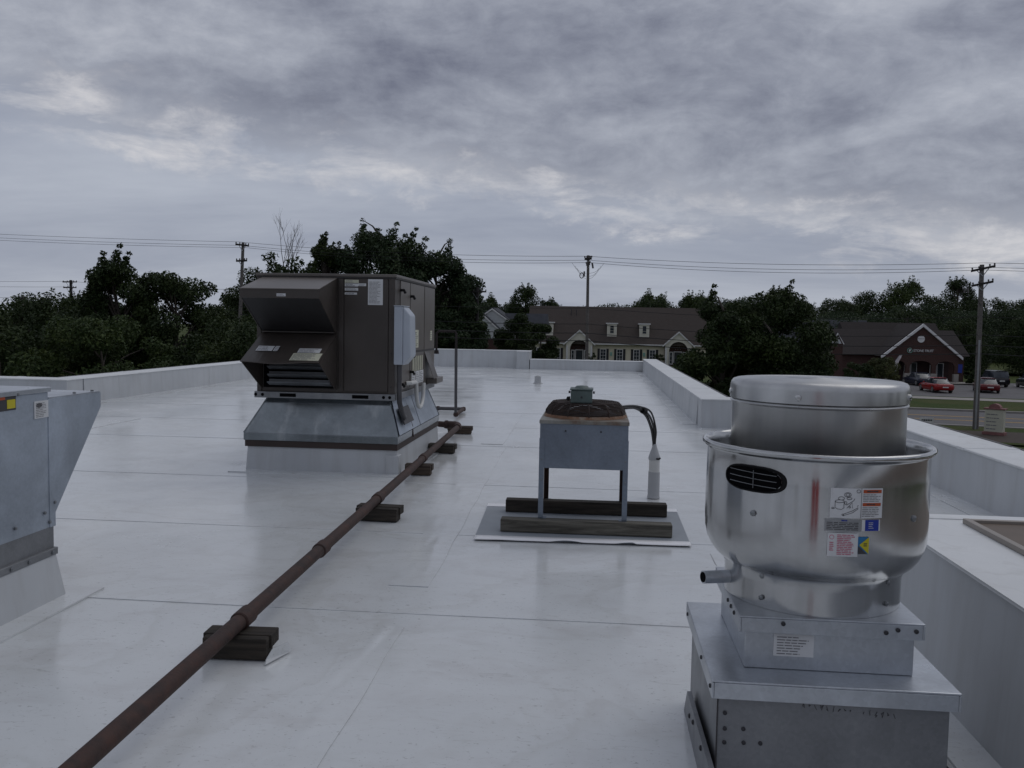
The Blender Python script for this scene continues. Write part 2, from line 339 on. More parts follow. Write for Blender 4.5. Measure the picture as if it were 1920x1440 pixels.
class MB:
    """collects shapes given in place, in metres, then links them as one mesh"""
    def __init__(s): s.v, s.f = [], []
    def add(s, vs, fs):
        k = len(s.v); s.v += [tuple(p) for p in vs]; s.f += [tuple(i + k for i in f) for f in fs]; return s
    def box(s, x0, x1, y0, y1, z0, z1):
        return s.add([(x0, y0, z0), (x1, y0, z0), (x1, y1, z0), (x0, y1, z0), (x0, y0, z1), (x1, y0, z1), (x1, y1, z1), (x0, y1, z1)],
                     [(3, 2, 1, 0), (4, 5, 6, 7), (0, 1, 5, 4), (1, 2, 6, 5), (2, 3, 7, 6), (3, 0, 4, 7)])
    def obox(s, c, ax, ay, az):
        c, ax, ay, az = map(Vector, (c, ax, ay, az)); q = []
        for k in (-1, 1):
            for i, j in ((-1, -1), (1, -1), (1, 1), (-1, 1)): q.append(c + ax * i + ay * j + az * k)
        return s.add(q, [(3, 2, 1, 0), (4, 5, 6, 7), (0, 1, 5, 4), (1, 2, 6, 5), (2, 3, 7, 6), (3, 0, 4, 7)])
    def frustum(s, a, z0, b, z1):            # a, b = (x0, x1, y0, y1)
        return s.add([(a[0], a[2], z0), (a[1], a[2], z0), (a[1], a[3], z0), (a[0], a[3], z0), (b[0], b[2], z1), (b[1], b[2], z1), (b[1], b[3], z1), (b[0], b[3], z1)],
                     [(3, 2, 1, 0), (4, 5, 6, 7), (0, 1, 5, 4), (1, 2, 6, 5), (2, 3, 7, 6), (3, 0, 4, 7)])
    def prism(s, pts, d):                    # polygon of 3-D points pushed along d
        n = len(pts); d = Vector(d); q = [Vector(p) for p in pts]; q += [p + d for p in q]
        return s.add(q, [tuple(range(n))[::-1], tuple(range(n, 2 * n))] + [(i, (i + 1) % n, (i + 1) % n + n, i + n) for i in range(n)])
    def quad(s, *p): return s.add(p, [tuple(range(len(p)))])
    def tube(s, pts, rad, n=12, caps=True):
        pts = [Vector(p) for p in pts]; rad = rad if isinstance(rad, (list, tuple)) else [rad] * len(pts)
        k = len(s.v); up = None
        for i, p in enumerate(pts):
            d = (pts[min(i + 1, len(pts) - 1)] - pts[max(i - 1, 0)]).normalized()
            if up is None: up = d.orthogonal().normalized()
            up = (up - d * up.dot(d)); up = up.normalized() if up.length > 1e-6 else d.orthogonal().normalized()
            w = d.cross(up)
            for j in range(n):
                a = 2 * math.pi * j / n; s.v.append(tuple(p + (up * math.cos(a) + w * math.sin(a)) * rad[i]))
        for i in range(len(pts) - 1):
            for j in range(n):
                a, b = k + i * n + j, k + i * n + (j + 1) % n; s.f.append((a, b, b + n, a + n))
        if caps:
            s.f.append(tuple(k + j for j in range(n))[::-1]); e = k + (len(pts) - 1) * n; s.f.append(tuple(e + j for j in range(n)))
        return s
    def lathe(s, c, prof, n=48, a0=0.0, a1=2 * math.pi):
        cx, cy = c; k = len(s.v); m = len(prof); full = abs(a1 - a0 - 2 * math.pi) < 1e-6; nn = n if full else n + 1
        for i in range(nn):
            a = a0 + (a1 - a0) * i / n
            for r, z in prof: s.v.append((cx + r * math.sin(a), cy - r * math.cos(a), z))
        for i in range(n):
            i2 = (i + 1) % nn
            for j in range(m - 1):
                q = (k + i * m + j, k + i2 * m + j, k + i2 * m + j + 1, k + i * m + j + 1); s.f.append(q)
        return s
    def build(s, name, mat, parent=None, smooth=False, bevel=0.0, seg=2, loc=None, autos=40):
        me = bpy.data.meshes.new(name)
        o = bpy.data.objects.new(name, me); COL.objects.link(o)
        if parent is not None: o.parent = parent; off = worldloc(parent)
        else:
            if loc is None:
                xs = list(zip(*s.v)); loc = ((min(xs[0]) + max(xs[0])) / 2, (min(xs[1]) + max(xs[1])) / 2, min(xs[2]))
            o.location = loc; off = Vector(loc)
        me.from_pydata([(x - off.x, y - off.y, z - off.z) for x, y, z in s.v], [], s.f); me.update()
        bm = bmesh.new(); bm.from_mesh(me); bmesh.ops.recalc_face_normals(bm, faces=bm.faces); bm.to_mesh(me); bm.free()
        me.materials.append(M(mat) if isinstance(mat, str) else mat)
        if smooth:
            me.polygons.foreach_set('use_smooth', [True] * len(me.polygons))
            if autos: me.set_sharp_from_angle(angle=R(autos))
        if bevel:
            b = o.modifiers.new('bevel', 'BEVEL'); b.width = bevel; b.segments = seg; b.limit_method = 'ANGLE'; b.angle_limit = R(30)
        return o
def box(name, mat, parent, x0, x1, y0, y1, z0, z1, bevel=0.0):
    return MB().box(x0, x1, y0, y1, z0, z1).build(name, mat, parent, bevel=bevel)
def tube(name, mat, parent, pts, rad, n=12): return MB().tube(pts, rad, n).build(name, mat, parent, smooth=True)
def arc(c, r, a0, a1, n, plane='xz'):
    out = []
    for i in range(n + 1):
        a = a0 + (a1 - a0) * i / n
        if plane == 'xz': out.append((c[0] + r * math.cos(a), c[1], c[2] + r * math.sin(a)))
        elif plane == 'yz': out.append((c[0], c[1] + r * math.cos(a), c[2] + r * math.sin(a)))
        else: out.append((c[0] + r * math.cos(a), c[1] + r * math.sin(a), c[2]))
    return out
def copy_tree(o, parent=None):
    c = o.copy(); COL.objects.link(c); c.parent = parent
    for ch in list(o.children): copy_tree(ch, c)
    return c
def text_mesh(name, txt, size, depth, mat, parent, loc, rot=(R(90), 0, 0)):
    cu = bpy.data.curves.new(name, 'FONT'); cu.body = txt; cu.size = size; cu.extrude = depth; cu.align_x = 'LEFT'
    tmp = bpy.data.objects.new(name + '_tmp', cu); COL.objects.link(tmp)
    me = bpy.data.meshes.new_from_object(tmp); bpy.data.objects.remove(tmp)
    o = bpy.data.objects.new(name, me); COL.objects.link(o); o.parent = parent
    o.location = Vector(loc) - (worldloc(parent) if parent else Vector()); o.rotation_euler = rot
    me.materials.clear(); me.materials.append(M(mat)); return o
rnd = random.Random(7)

# ------------------------------------------------------------------ ground and street
def sheet(name, mat, pts, z, kind='structure'):
    o = MB().quad(*[(x, y, z) for x, y in pts]).build(name, mat, None, loc=(pts[0][0], pts[0][1], z)); o['kind'] = kind; return o
sheet('ground', 'grass', [(-900, -900), (900, -900), (900, 1400), (-900, 1400)], GZ)
RS = -0.20                                   # the street runs off to the right, slightly towards the viewer
def rl(x, off): return (x, 61.5 + RS * (x - 23.0) + off)
def strip(name, mat, o0, o1, z, x0=-160, x1=180): return sheet(name, mat, [rl(x0, o0), rl(x1, o0), rl(x1, o1), rl(x0, o1)], z)
strip('road', 'asphalt', -6.0, 6.0, GZ + 0.004)
for o0 in (-1.75, -1.45, 1.15, 1.45): strip('lane_line', 'yellow_paint', o0, o0 + 0.16, GZ + 0.008)
strip('verge', 'grass', 6.55, 17.0, GZ + 0.09); strip('verge', 'grass', -15.5, -6.55, GZ + 0.09)
for o0, o1 in ((6.0, 6.5), (-6.5, -6.0)):
    m = MB(); a, b, c, d = rl(-160, o0), rl(180, o0), rl(180, o1), rl(-160, o1)
    m.prism([(*a, GZ), (*b, GZ), (*c, GZ), (*d, GZ)], (0, 0, 0.13)); k = m.build('kerb', 'kerb_concrete', None, loc=(*a, GZ)); k['kind'] = 'structure'
strip('sidewalk', 'concrete', 17.2, 20.2, GZ + 0.10)
sheet('parking_lot', 'asphalt', [(22, 83.5), (75, 76), (90, 108), (22, 108)], GZ + 0.006)
for i in range(9):
    sheet('bay_line', 'white_paint', [(44 + i * 2.8, 99), (44.12 + i * 2.8, 99), (44.12 + i * 2.8, 104), (44 + i * 2.8, 104)], GZ + 0.010)
sheet('shop_pavement', 'concrete', [(29, 103.0), (45, 101.8), (45, 106), (29, 106)], GZ + 0.12)
sheet('lawn_bank', 'grass', [(48, 128), (120, 122), (120, 150), (48, 150)], GZ + 0.35)

# ------------------------------------------------------------------ the roof we stand on
SE = [-9, -6.9, -4.8, -2.7, -1.2, 0.3, 2.05, 3.83, 5.35, 7.08, 9.40, 11.2, 13.1, 15.2, 17.3, 19.4, 21.5, 23.6, 25.5, 28.2]
roof = MB().box(-16.4, 3.31, -9.2, 12.35, -0.35, -0.02).box(-8.2, 1.77, 12.35, 27.75, -0.35, -0.02).build('roof', 'seam_grey', None, loc=(0, 0, 0)); roof['kind'] = 'structure'
for i in range(len(SE) - 1):
    y0, y1 = SE[i], SE[i + 1] + 0.12
    x0, x1 = (-16.4, 3.0) if y0 < 11.0 else (-8.0, 1.5)
    if 11.0 < y0 < 13: x0 = -8.0; x1 = 1.5
    m = MB(); n = 40; rr = random.Random(i)
    ph = [rr.uniform(0, 6) for _ in range(3)]; stp = 0.0019 if y0 < 4 else (0.0010 if y0 < 10 else 0.0005)
    top = [(x0 + (x1 - x0) * k / n, y0 + 0.006 * math.sin(k * 0.9 + ph[0]), stp + 0.3 * stp * math.sin(k * 1.7 + ph[1])) for k in range(n + 1)]
    bot = [(p[0], p[1], -0.003) for p in top]; bk = [(p[0], y1, 0.0 - 0.0015) for p in top]
    k0 = len(top); m.add(top + bot + bk, [(k, k + 1, 2 * k0 + k + 1, 2 * k0 + k) for k in range(n)] + [(k, k0 + k, k0 + k + 1, k + 1) for k in range(n)])
    m.build('membrane_sheet', 'membrane', roof)
# the notch between y 11.3 and the jog wall on both sides
MB().box(-16.4, -8.0, 11.2, 12.4, -0.02, -0.0005).build('membrane_sheet', 'membrane', roof)
MB().box(1.5, 3.0, 11.2, 11.8, -0.02, -0.0005).build('membrane_sheet', 'membrane', roof)
def cover_strip(x0a, x1a, y0, x0b, x1b, y1, seed):
    rr = random.Random(seed); m = MB(); nx, ny = 16, int((y1 - y0) * 26); V = []
    waves = [(rr.uniform(8, 30), rr.uniform(-14, 14), rr.uniform(0, 6), rr.uniform(0.0002, 0.0005)) for _ in range(6)]
    for j in range(ny + 1):
        w = j / ny
        for i in range(nx + 1):
            u = i / nx; x = (x0a + (x1a - x0a) * u) * (1 - w) + (x0b + (x1b - x0b) * u) * w; y = y0 + (y1 - y0) * w
            z = 0.0052 + sum(a * max(-0.3, math.sin(kx * x * 3 + ky * y * 0.7 + p)) for kx, ky, p, a in waves) * math.sin(math.pi * u)
            V.append((x + 0.004 * math.sin(y * 7), y, z))
    F = [(j * (nx + 1) + i, j * (nx + 1) + i + 1, (j + 1) * (nx + 1) + i + 1, (j + 1) * (nx + 1) + i) for j in range(ny) for i in range(nx)]
    k = len(V); V += [(x, y, -0.002) for x, y, z in V]
    ring = [i for i in range(nx + 1)] + [j * (nx + 1) + nx for j in range(1, ny + 1)] + [ny * (nx + 1) + i for i in range(nx - 1, -1, -1)] + [j * (nx + 1) for j in range(ny - 1, 0, -1)]
    F += [(ring[i], ring[i] + k, ring[(i + 1) % len(ring)] + k, ring[(i + 1) % len(ring)]) for i in range(len(ring))]
    m.add(V, F); return m.build('cover_strip', 'membrane', roof, smooth=True, autos=35)
cover_strip(-1.02, -0.77, 1.6, -0.93, -0.795, 3.64, 3)
cover_strip(-1.00, -0.80, 4.23, -1.22, -0.95, 9.3, 4)
cover_strip(-1.24, -1.0, 9.55, -1.34, -1.08, 13.0, 5)
cover_strip(-6.2, -6.0, 3.9, -6.15, -5.95, 11.0, 6)
# walls of the building below
for nm, a in (('building_wall', (-16.3, 3.25, -9.1, 12.3)), ('building_wall', (-8.1, 1.70, 12.3, 27.6))):
    o = MB().box(a[0], a[1], a[2], a[3], GZ, -0.36).build(nm, 'building_wall', None); o['kind'] = 'structure'

def parapet(label, x0, x1, y0, y1, h, inner, outer=None, group='parapet walls round the roof'):
    """x0..x1, y0..y1 is the cap; inner / outer name the faces that carry roof flashing / metal edge"""
    t = thing('parapet_wall', ((x0 + x1) / 2, (y0 + y1) / 2, 0), label, 'parapet', group)
    bx = dict(x0=x0 + 0.012, x1=x1 - 0.012, y0=y0 + 0.012, y1=y1 - 0.012)
    lo = dict(bx)
    for f in inner:
        lo[f] += (-0.035 if f[1] == '0' else 0.035)
    m = MB(); nseg = max(1, int(max(x1 - x0, y1 - y0) / 0.5))
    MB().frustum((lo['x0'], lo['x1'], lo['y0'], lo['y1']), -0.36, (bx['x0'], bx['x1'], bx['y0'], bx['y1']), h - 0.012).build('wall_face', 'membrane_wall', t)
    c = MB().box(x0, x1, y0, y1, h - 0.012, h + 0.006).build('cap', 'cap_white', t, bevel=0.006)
    s1 = 1.7
    while s1 < max(x1 - x0, y1 - y0) - 0.5:  # lapped joints across the cap
        if x1 - x0 > y1 - y0: box('cap_joint', 'cap_white', c, x0 + s1, x0 + s1 + 0.13, y0 - 0.003, y1 + 0.003, h - 0.013, h + 0.0095, 0.002)
        else: box('cap_joint', 'cap_white', c, x0 - 0.003, x1 + 0.003, y0 + s1, y0 + s1 + 0.13, h - 0.013, h + 0.0095, 0.002)
        s1 += 2.9
    for f in inner:                          # flashing strip welded to the roof along the foot
        w = 0.17
        if f == 'x0': q = (lo['x0'] - w, lo['x0'] + 0.02, y0, y1)
        elif f == 'x1': q = (lo['x1'] - 0.02, lo['x1'] + w, y0, y1)
        elif f == 'y0': q = (x0, x1, lo['y0'] - w, lo['y0'] + 0.02)
        else: q = (x0, x1, lo['y1'] - 0.02, lo['y1'] + w)
        box('flashing_strip', 'membrane', t, *q, 0.0, 0.0075)
    if outer:
        for f in outer:
            e, d = 0.028, 0.016
            if f == 'x1': q = (x1 - 0.01, x1 + d, y0, y1)
            elif f == 'x0': q = (x0 - d, x0 + 0.01, y0, y1)
            elif f == 'y1': q = (x0, x1, y1 - 0.01, y1 + d)
            else: q = (x0, x1, y0 - d, y0 + 0.01)
            box('edge_trim', 'trim_dark', t, *q, h - 0.10, h + 0.012, 0.003)
    # vertical membrane laps on the inner face
    f = inner[0]; L = (y1 - y0) if f[0] == 'x' else (x1 - x0); s0 = 1.0
    while s0 < L - 0.5:
        for _ in (0,):
            p = (y0 if f[0] == 'x' else x0) + s0; m = MB(); dlt = 0.0018
            sg = -1 if f[1] == '0' else 1
            a, b = lo[f] + sg * dlt, bx[f] + sg * dlt
            zb, zt = 0.01, h - 0.03; b2 = a + (b - a) * (zt / h) ; a2 = a + (b - a) * (0.36 + zb) / (h + 0.35); b2 = a + (b - a) * (0.36 + zt) / (h + 0.35)
            if f[0] == 'x': m.prism([(a2, p, zb), (a2, p + 0.14, zb), (b2, p + 0.14, zt), (b2, p, zt)], (-sg * 0.01, 0, 0))
            else: m.prism([(p, a2, zb), (p + 0.14, a2, zb), (p + 0.14, b2, zt), (p, b2, zt)], (0, -sg * 0.01, 0))
            m.build('membrane_lap', 'membrane_wall', t)
        s0 += 2.4 + rnd.random() * 1.6
    return t
parapet('white parapet along the right edge beyond the jog, running to the far corner', 1.385, 1.79, 12.2155, 26.8045, 0.385, ['x0'], ['x1'])
parapet('short white jog wall joining the two right hand parapets', 1.385, 3.33, 11.78, 12.215, 0.385, ['y0'], None)
parapet('near white parapet on the right, behind the big exhaust fan', 2.895, 3.33, -9.0, 11.7795, 0.40, ['x0'], ['x1'])
parapet('low white parapet closing the far end of the roof on the right', -2.04, 1.79, 26.805, 27.25, 0.305, ['y0'], ['y1'])
tr = parapet('raised white parapet at the far end, left of the step', -8.25, -2.44, 27.35, 27.75, 0.545, ['y0'], ['y1'])
box('pier', 'membrane_wall', tr, -2.436, -2.05, 26.80, 27.75, -0.3, 0.535)
box('pier_cap', 'cap_white', tr, -2.445, -2.035, 26.79, 27.76, 0.537, 0.552, 0.005)
parapet('long white parapet along the left edge behind the air handler', -8.25, -7.83, 12.7955, 27.3495, 0.385, ['x1'], ['x0'])
parapet('white parapet return at the far left behind the grey intake hood', -16.4, -7.83, 12.36, 12.795, 0.385, ['y0'], None)

# ------------------------------------------------------------------ print helpers
def bars(m, org, ux, uy, w, h, rows, seed, fill=0.6, jitter=True, normal=None):
    """rows of short strokes like lines of small type on the rectangle org + ux*w + uy*h (raised a hair along the normal)"""
    rr = random.Random(seed); org, ux, uy = Vector(org), Vector(ux), Vector(uy)
    for i in range(rows):
        y0 = h * (1 - (i + 0.75) / rows); y1 = y0 + h / rows * fill * 0.6; x = 0.0; end = w * (1.0 if not jitter else rr.uniform(0.6, 1.0))
        while x < end:
            l = w * rr.uniform(0.08, 0.3); x2 = min(x + l, end)
            m.quad(org + ux * x + uy * y0, org + ux * x2 + uy * y0, org + ux * x2 + uy * y1, org + ux * x + uy * y1); x = x2 + w * 0.03
    return m
def label_on_front(parent, x0, x1, z0, z1, y, mat='label_white', rows=6, ink='ink_grey', seed=1, name='label'):
    l = box(name, mat, parent, x0, x1, y - 0.0025, y + 0.001, z0, z1)
    m = bars(MB(), (x0 + (x1 - x0) * 0.08, y - 0.0034, z0 + (z1 - z0) * 0.06), (1, 0, 0), (0, 0, 1), (x1 - x0) * 0.84, (z1 - z0) * 0.86, rows, seed)
    m.build('print', ink, l); return l
def label_on_side(parent, y0, y1, z0, z1, x, mat='label_white', rows=6, ink='ink_grey', seed=1):
    l = box('label', mat, parent, x - 0.001, x + 0.0025, y0, y1, z0, z1)
    m = bars(MB(), (x + 0.0034, y0 + (y1 - y0) * 0.08, z0 + (z1 - z0) * 0.06), (0, 1, 0), (0, 0, 1), (y1 - y0) * 0.84, (z1 - z0) * 0.86, rows, seed)
    m.build('print', ink, l); return l
def screw(parent, p, n, r=0.006, mat='screw_dark'):
    n = Vector(n).normalized(); p = Vector(p)
    return MB().tube([p - n * 0.002, p + n * r * 0.5, p + n * r * 0.8], [r, r, r * 0.5], 8).build('screw', mat, parent, smooth=True)
# ------------------------------------------------------------------ packaged air handler on its flared curb
U = thing('air_handler', (-2.35, 8.4, 0), 'big brown rooftop air handler with two intake hoods on a flared metal curb', 'air handler')
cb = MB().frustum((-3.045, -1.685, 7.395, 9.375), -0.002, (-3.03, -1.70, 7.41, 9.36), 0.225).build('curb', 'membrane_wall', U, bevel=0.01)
for q in ((-3.15, -1.58, 7.27, 7.40), (-3.16, -3.03, 7.40, 9.4), (-1.70, -1.57, 7.40, 9.4)):
    box('curb_flashing', 'membrane', cb, *q, 0.0, 0.009)
box('curb_corner_patch', 'membrane_wall', cb, -1.79, -1.676, 7.385, 7.50, 0.0, 0.17, 0.006)
box('nailer', 'brown_strip', U, -3.048, -1.692, 7.397, 9.367, 0.213, 0.272)
MB().frustum((-3.058, -1.686, 7.388, 9.376), 0.268, (-3.058, -1.686, 7.388, 9.376), 0.332).build('curb_skirt', 'curb_metal', U, bevel=0.004)
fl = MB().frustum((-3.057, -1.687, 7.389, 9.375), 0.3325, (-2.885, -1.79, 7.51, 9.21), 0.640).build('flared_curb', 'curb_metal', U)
# standing folds along the hips of the flare
for a, b in (((-1.687, 7.389), (-1.79, 7.51)), ((-3.057, 7.389), (-2.885, 7.51)), ((-1.687, 9.375), (-1.79, 9.21))):
    MB().tube([(*a, 0.333), (*b, 0.64)], 0.006, 6).build('hip_seam', 'curb_metal', fl)
for y0, y1 in ((0.03, 0.475), (0.487, 0.97)):        # newer sheets lapped over the flare's side, made pale to paint its sky reflection
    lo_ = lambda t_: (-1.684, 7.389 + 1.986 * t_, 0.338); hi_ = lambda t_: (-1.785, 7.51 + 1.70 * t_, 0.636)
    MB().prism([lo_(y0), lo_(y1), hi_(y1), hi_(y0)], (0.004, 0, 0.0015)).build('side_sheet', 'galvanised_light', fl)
tube('rust_run', 'rusty_pipe', fl, [(-1.775, 8.06, 0.60), (-1.733, 8.02, 0.48), (-1.690, 8.01, 0.36), (-1.683, 8.02, 0.26)], 0.007, 6)
rail = box('base_rail', 'galvanised_dull', U, -2.975, -1.722, 7.425, 9.285, 0.640, 0.695, 0.004)
for x0, x1 in ((-2.745, -2.60), (-2.10, -1.955)): box('fork_slot', 'black_hole', rail, x0, x1, 7.4225, 7.43, 0.652, 0.683, 0.002)
for x in (-2.962, -2.90, -1.822, -1.768): MB().tube([(x, 7.4235, 0.668), (x, 7.43, 0.668)], 0.014, 14).build('rigging_hole', 'black_hole', rail)
for y in (7.9, 8.9): MB().tube([(-1.7235, y, 0.668), (-1.73, y, 0.668)], 0.022, 14).build('rigging_hole', 'black_hole', rail)
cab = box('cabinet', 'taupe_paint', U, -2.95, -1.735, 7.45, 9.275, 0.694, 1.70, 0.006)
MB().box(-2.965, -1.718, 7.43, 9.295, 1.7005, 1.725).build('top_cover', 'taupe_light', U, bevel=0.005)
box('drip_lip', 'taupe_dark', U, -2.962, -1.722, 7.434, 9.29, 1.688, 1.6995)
box('front_panel', 'taupe_paint', U, -2.175, -1.790, 7.438, 7.452, 0.715, 1.685, 0.004)
box('corner_post', 'taupe_paint', U, -1.785, -1.731, 7.434, 7.53, 0.697, 1.686, 0.004)
box('corner_post', 'taupe_paint', U, -2.225, -2.185, 7.438, 7.452, 0.715, 1.685, 0.003)
box('corner_post', 'taupe_paint', U, -2.954, -2.915, 7.434, 7.53, 0.697, 1.686, 0.004)
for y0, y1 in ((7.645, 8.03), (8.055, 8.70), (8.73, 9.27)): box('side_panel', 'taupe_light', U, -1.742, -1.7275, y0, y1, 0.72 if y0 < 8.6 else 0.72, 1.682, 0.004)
box('panel_joint', 'taupe_dark', U, -1.7285, -1.725, 8.06, 9.265, 1.035, 1.055)
box('louvre_panel', 'taupe_light', U, -1.73, -1.7235, 8.10, 8.66, 0.74, 1.03, 0.003)
for i in range(6): box('louvre_slat', 'label_yellowed', U, -1.7245, -1.7185, 8.14 + i * 0.085, 8.175 + i * 0.085, 0.86, 1.0, 0.002)
for y, z in ((8.05, 1.56), (8.05, 1.24), (8.05, 1.02), (8.06, 0.86), (7.64, 1.60), (7.64, 0.77)):
    MB().tube([(-1.73, y, z), (-1.70, y, z), (-1.695, y + 0.03, z - 0.02)], 0.013, 8).build('panel_latch', 'black_rubber', U, smooth=True)
label_on_side(U, 8.20, 8.42, 1.08, 1.25, -1.7275, 'label_yellowed', 8, seed=3)
label_on_side(U, 9.02, 9.12, 1.14, 1.24, -1.7275, 'label_yellowed', 4, seed=4)
for y0, y1 in ((8.10, 8.27), (8.30, 8.44), (8.46, 8.66)): label_on_side(U, y0, y1, 0.735, 0.855, -1.7235, 'label_white', 6, seed=int(y0 * 100))
# flue hood at the far end of the side
MB().prism([(-1.7275, 8.74, 1.03), (-1.7275, 8.98, 1.03), (-1.64, 9.04, 0.755), (-1.64, 8.80, 0.755), (-1.7275, 8.70, 0.755)][:4], (-0.004, 0, -0.0)).build('flue_hood', 'taupe_paint', U)
MB().box(-1.7275, -1.62, 8.86, 9.22, 0.70, 0.76).build('flue_hood_box', 'taupe_light', U, bevel=0.006)
# upper hood
hx0, hx1 = -2.905, -2.240
P = [(7.437, 1.683), (6.955, 1.572), (6.955, 1.495), (7.40, 1.222), (7.437, 1.222)]
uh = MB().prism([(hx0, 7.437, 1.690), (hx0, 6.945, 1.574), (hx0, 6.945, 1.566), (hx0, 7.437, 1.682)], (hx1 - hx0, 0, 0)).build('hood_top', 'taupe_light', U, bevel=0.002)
box('hood_lip', 'taupe_paint', uh, hx0 + 0.001, hx1 - 0.001, 6.949, 6.958, 1.495, 1.5655, 0.002)
for x in (hx0 + 0.002, hx1 - 0.008): MB().prism([(x, a, b) for a, b in P[:1] + [(6.960, 1.566), (6.960, 1.495)] + P[3:]], (0.006, 0, 0)).build('hood_side', 'taupe_paint', uh)
sc_ = MB().prism([(hx0 + 0.009, 6.962, 1.497), (hx1 - 0.009, 6.962, 1.497), (hx1 - 0.009, 7.400, 1.227), (hx0 + 0.009, 7.400, 1.227)], (0, 0.006, 0.010)).build('intake_screen', 'mesh_filter', uh)
box('hood_sill', 'taupe_paint', uh, hx0 + 0.01, hx1 - 0.01, 7.392, 7.437, 1.213, 1.224, 0.002)
label_on_front(uh, -2.595, -2.52, 1.51, 1.533, 6.949, 'label_white', 2, seed=9)
# lower hood, its front edge sagging a little
m = MB(); nx = 14; V = []
for i in range(nx + 1):
    u = i / nx; x = hx0 + (hx1 - hx0) * u; sag = -0.014 * math.sin(math.pi * min(1, u * 1.15)) ** 2
    for z in (0.0, -0.006): V += [(x, 7.437, 1.212 + z), (x, 6.95, 0.978 + sag + z)]
F = []
for i in range(nx):
    k = i * 4; F += [(k, k + 4, k + 5, k + 1), (k + 2, k + 3, k + 7, k + 6), (k + 1, k + 5, k + 7, k + 3)]
lh = m.add(V, F).build('hood_top', 'taupe_paint', U)
for x in (hx0 + 0.002, hx1 - 0.008): MB().prism([(x, 7.437, 1.204), (x, 6.958, 0.976), (x, 7.40, 0.728), (x, 7.437, 0.728)], (0.006, 0, 0)).build('hood_side', 'taupe_paint', lh)
box('damper_recess', 'black_hole', lh, hx0 + 0.02, hx1 - 0.02, 7.415, 7.437, 0.735, 1.15)
for z in (0.755, 0.822, 0.892, 0.96):
    MB().prism([(hx0 + 0.075, 7.405, z), (hx0 + 0.075, 7.345, z + 0.026), (hx0 + 0.075, 7.348, z + 0.034), (hx0 + 0.075, 7.410, z + 0.012)], (hx1 - hx0 - 0.11, 0, 0)).build('damper_slat', 'galvanised', lh)
    box('damper_blade', 'galvanised_dull', lh, hx0 + 0.075, hx1 - 0.035, 7.40, 7.412, z + 0.014, z + 0.052)
def hood_label(x0, x1, t0, t1, mat, seed, rows):     # lying on the sloping lower hood; t runs from the cabinet to the front edge
    pt = lambda x, t: Vector((x, 7.437 - 0.487 * t, 1.2145 - 0.236 * t - 0.010 * math.sin(math.pi * t) * 0))
    q = [pt(x0, t1), pt(x1, t1), pt(x1, t0), pt(x0, t0)]; n = Vector((0, -0.43, 0.90))
    l = MB().prism([p + n * 0.001 for p in q], n * 0.002).build('label', mat, lh)
    ux = Vector((1, 0, 0)); uy = (pt(x0, t0) - pt(x0, t1)); L = uy.length
    bars(MB(), q[0] + n * 0.004 + ux * 0.008, ux, uy / L, (x1 - x0) * 0.85, L * 0.92, rows, seed).build('print', 'ink_grey', l)
hood_label(-2.84, -2.70, 0.50, 0.66, 'label_white', 21, 3); hood_label(-2.69, -2.655, 0.50, 0.66, 'label_white', 22, 3)
hood_label(-2.475, -2.285, 0.56, 0.70, 'label_white', 23, 4); hood_label(-2.50, -2.255, 0.72, 0.95, 'label_yellowed', 24, 6)
# labels on the front panel
label_on_front(U, -2.172, -2.05, 1.648, 1.675, 7.438, 'label_yellowed', 2, seed=31)
label_on_front(U, -2.055, -1.985, 1.622, 1.645, 7.438, 'label_white', 2, seed=37)
label_on_front(U, -2.172, -2.055, 1.618, 1.643, 7.438, 'label_white', 2, 'ink', 32)
label_on_front(U, -2.172, -2.055, 1.582, 1.606, 7.438, 'label_white', 2, seed=33)
label_on_front(U, -2.172, -2.065, 1.548, 1.566, 7.438, 'label_white', 1, seed=34)
label_on_front(U, -1.968, -1.838, 1.462, 1.682, 7.438, 'label_white', 17, seed=35)
for z in (0.76, 1.05, 1.35, 1.60): screw(U, (-1.76, 7.434, z), (0, -1, 0), 0.006); screw(U, (-2.205, 7.438, z), (0, -1, 0), 0.005)
# electrical disconnect hung on the near corner of the side, with its conduit
db = MB().box(-1.7265, -1.655, 7.385, 7.62, 0.955, 1.452).build('disconnect_box', 'box_grey', U, bevel=0.006)
MB().prism([(-1.655, 7.40, 0.945), (-1.655, 7.40, 1.455), (-1.60, 7.44, 1.38), (-1.59, 7.44, 1.03)], (0, 0.22, 0)).build('cover', 'box_grey', db, bevel=0.012)
MB().box(-1.73, -1.645, 7.38, 7.63, 1.4525, 1.460).build('rain_lip', 'box_grey', db, bevel=0.002)
tube('conduit', 'pipe_grey', U, [(-1.695, 7.47, 0.96), (-1.695, 7.47, 0.72), (-1.692, 7.475, 0.62), (-1.68, 7.50, 0.55), (-1.68, 7.60, 0.48), (-1.70, 7.72, 0.475)], 0.022, 12)
MB().prism([(-1.738, 7.60, 0.555), (-1.738, 7.98, 0.555), (-1.680, 7.98, 0.415), (-1.680, 7.60, 0.415)], (0.012, 0, 0.004)).build('cover_plate', 'pipe_grey', U)
tube('condensate_trap', 'pvc_white', U, [(-1.72, 7.86, 0.765), (-1.685, 7.88, 0.768), (-1.68, 8.08, 0.765)] + [(-1.68, 8.12, 0.75)] +
     arc((-1.68, 8.30, 0.68), 0.17, math.pi, 2 * math.pi, 10, 'yz')[0:] + [(-1.68, 8.475, 0.735)], 0.019, 10)

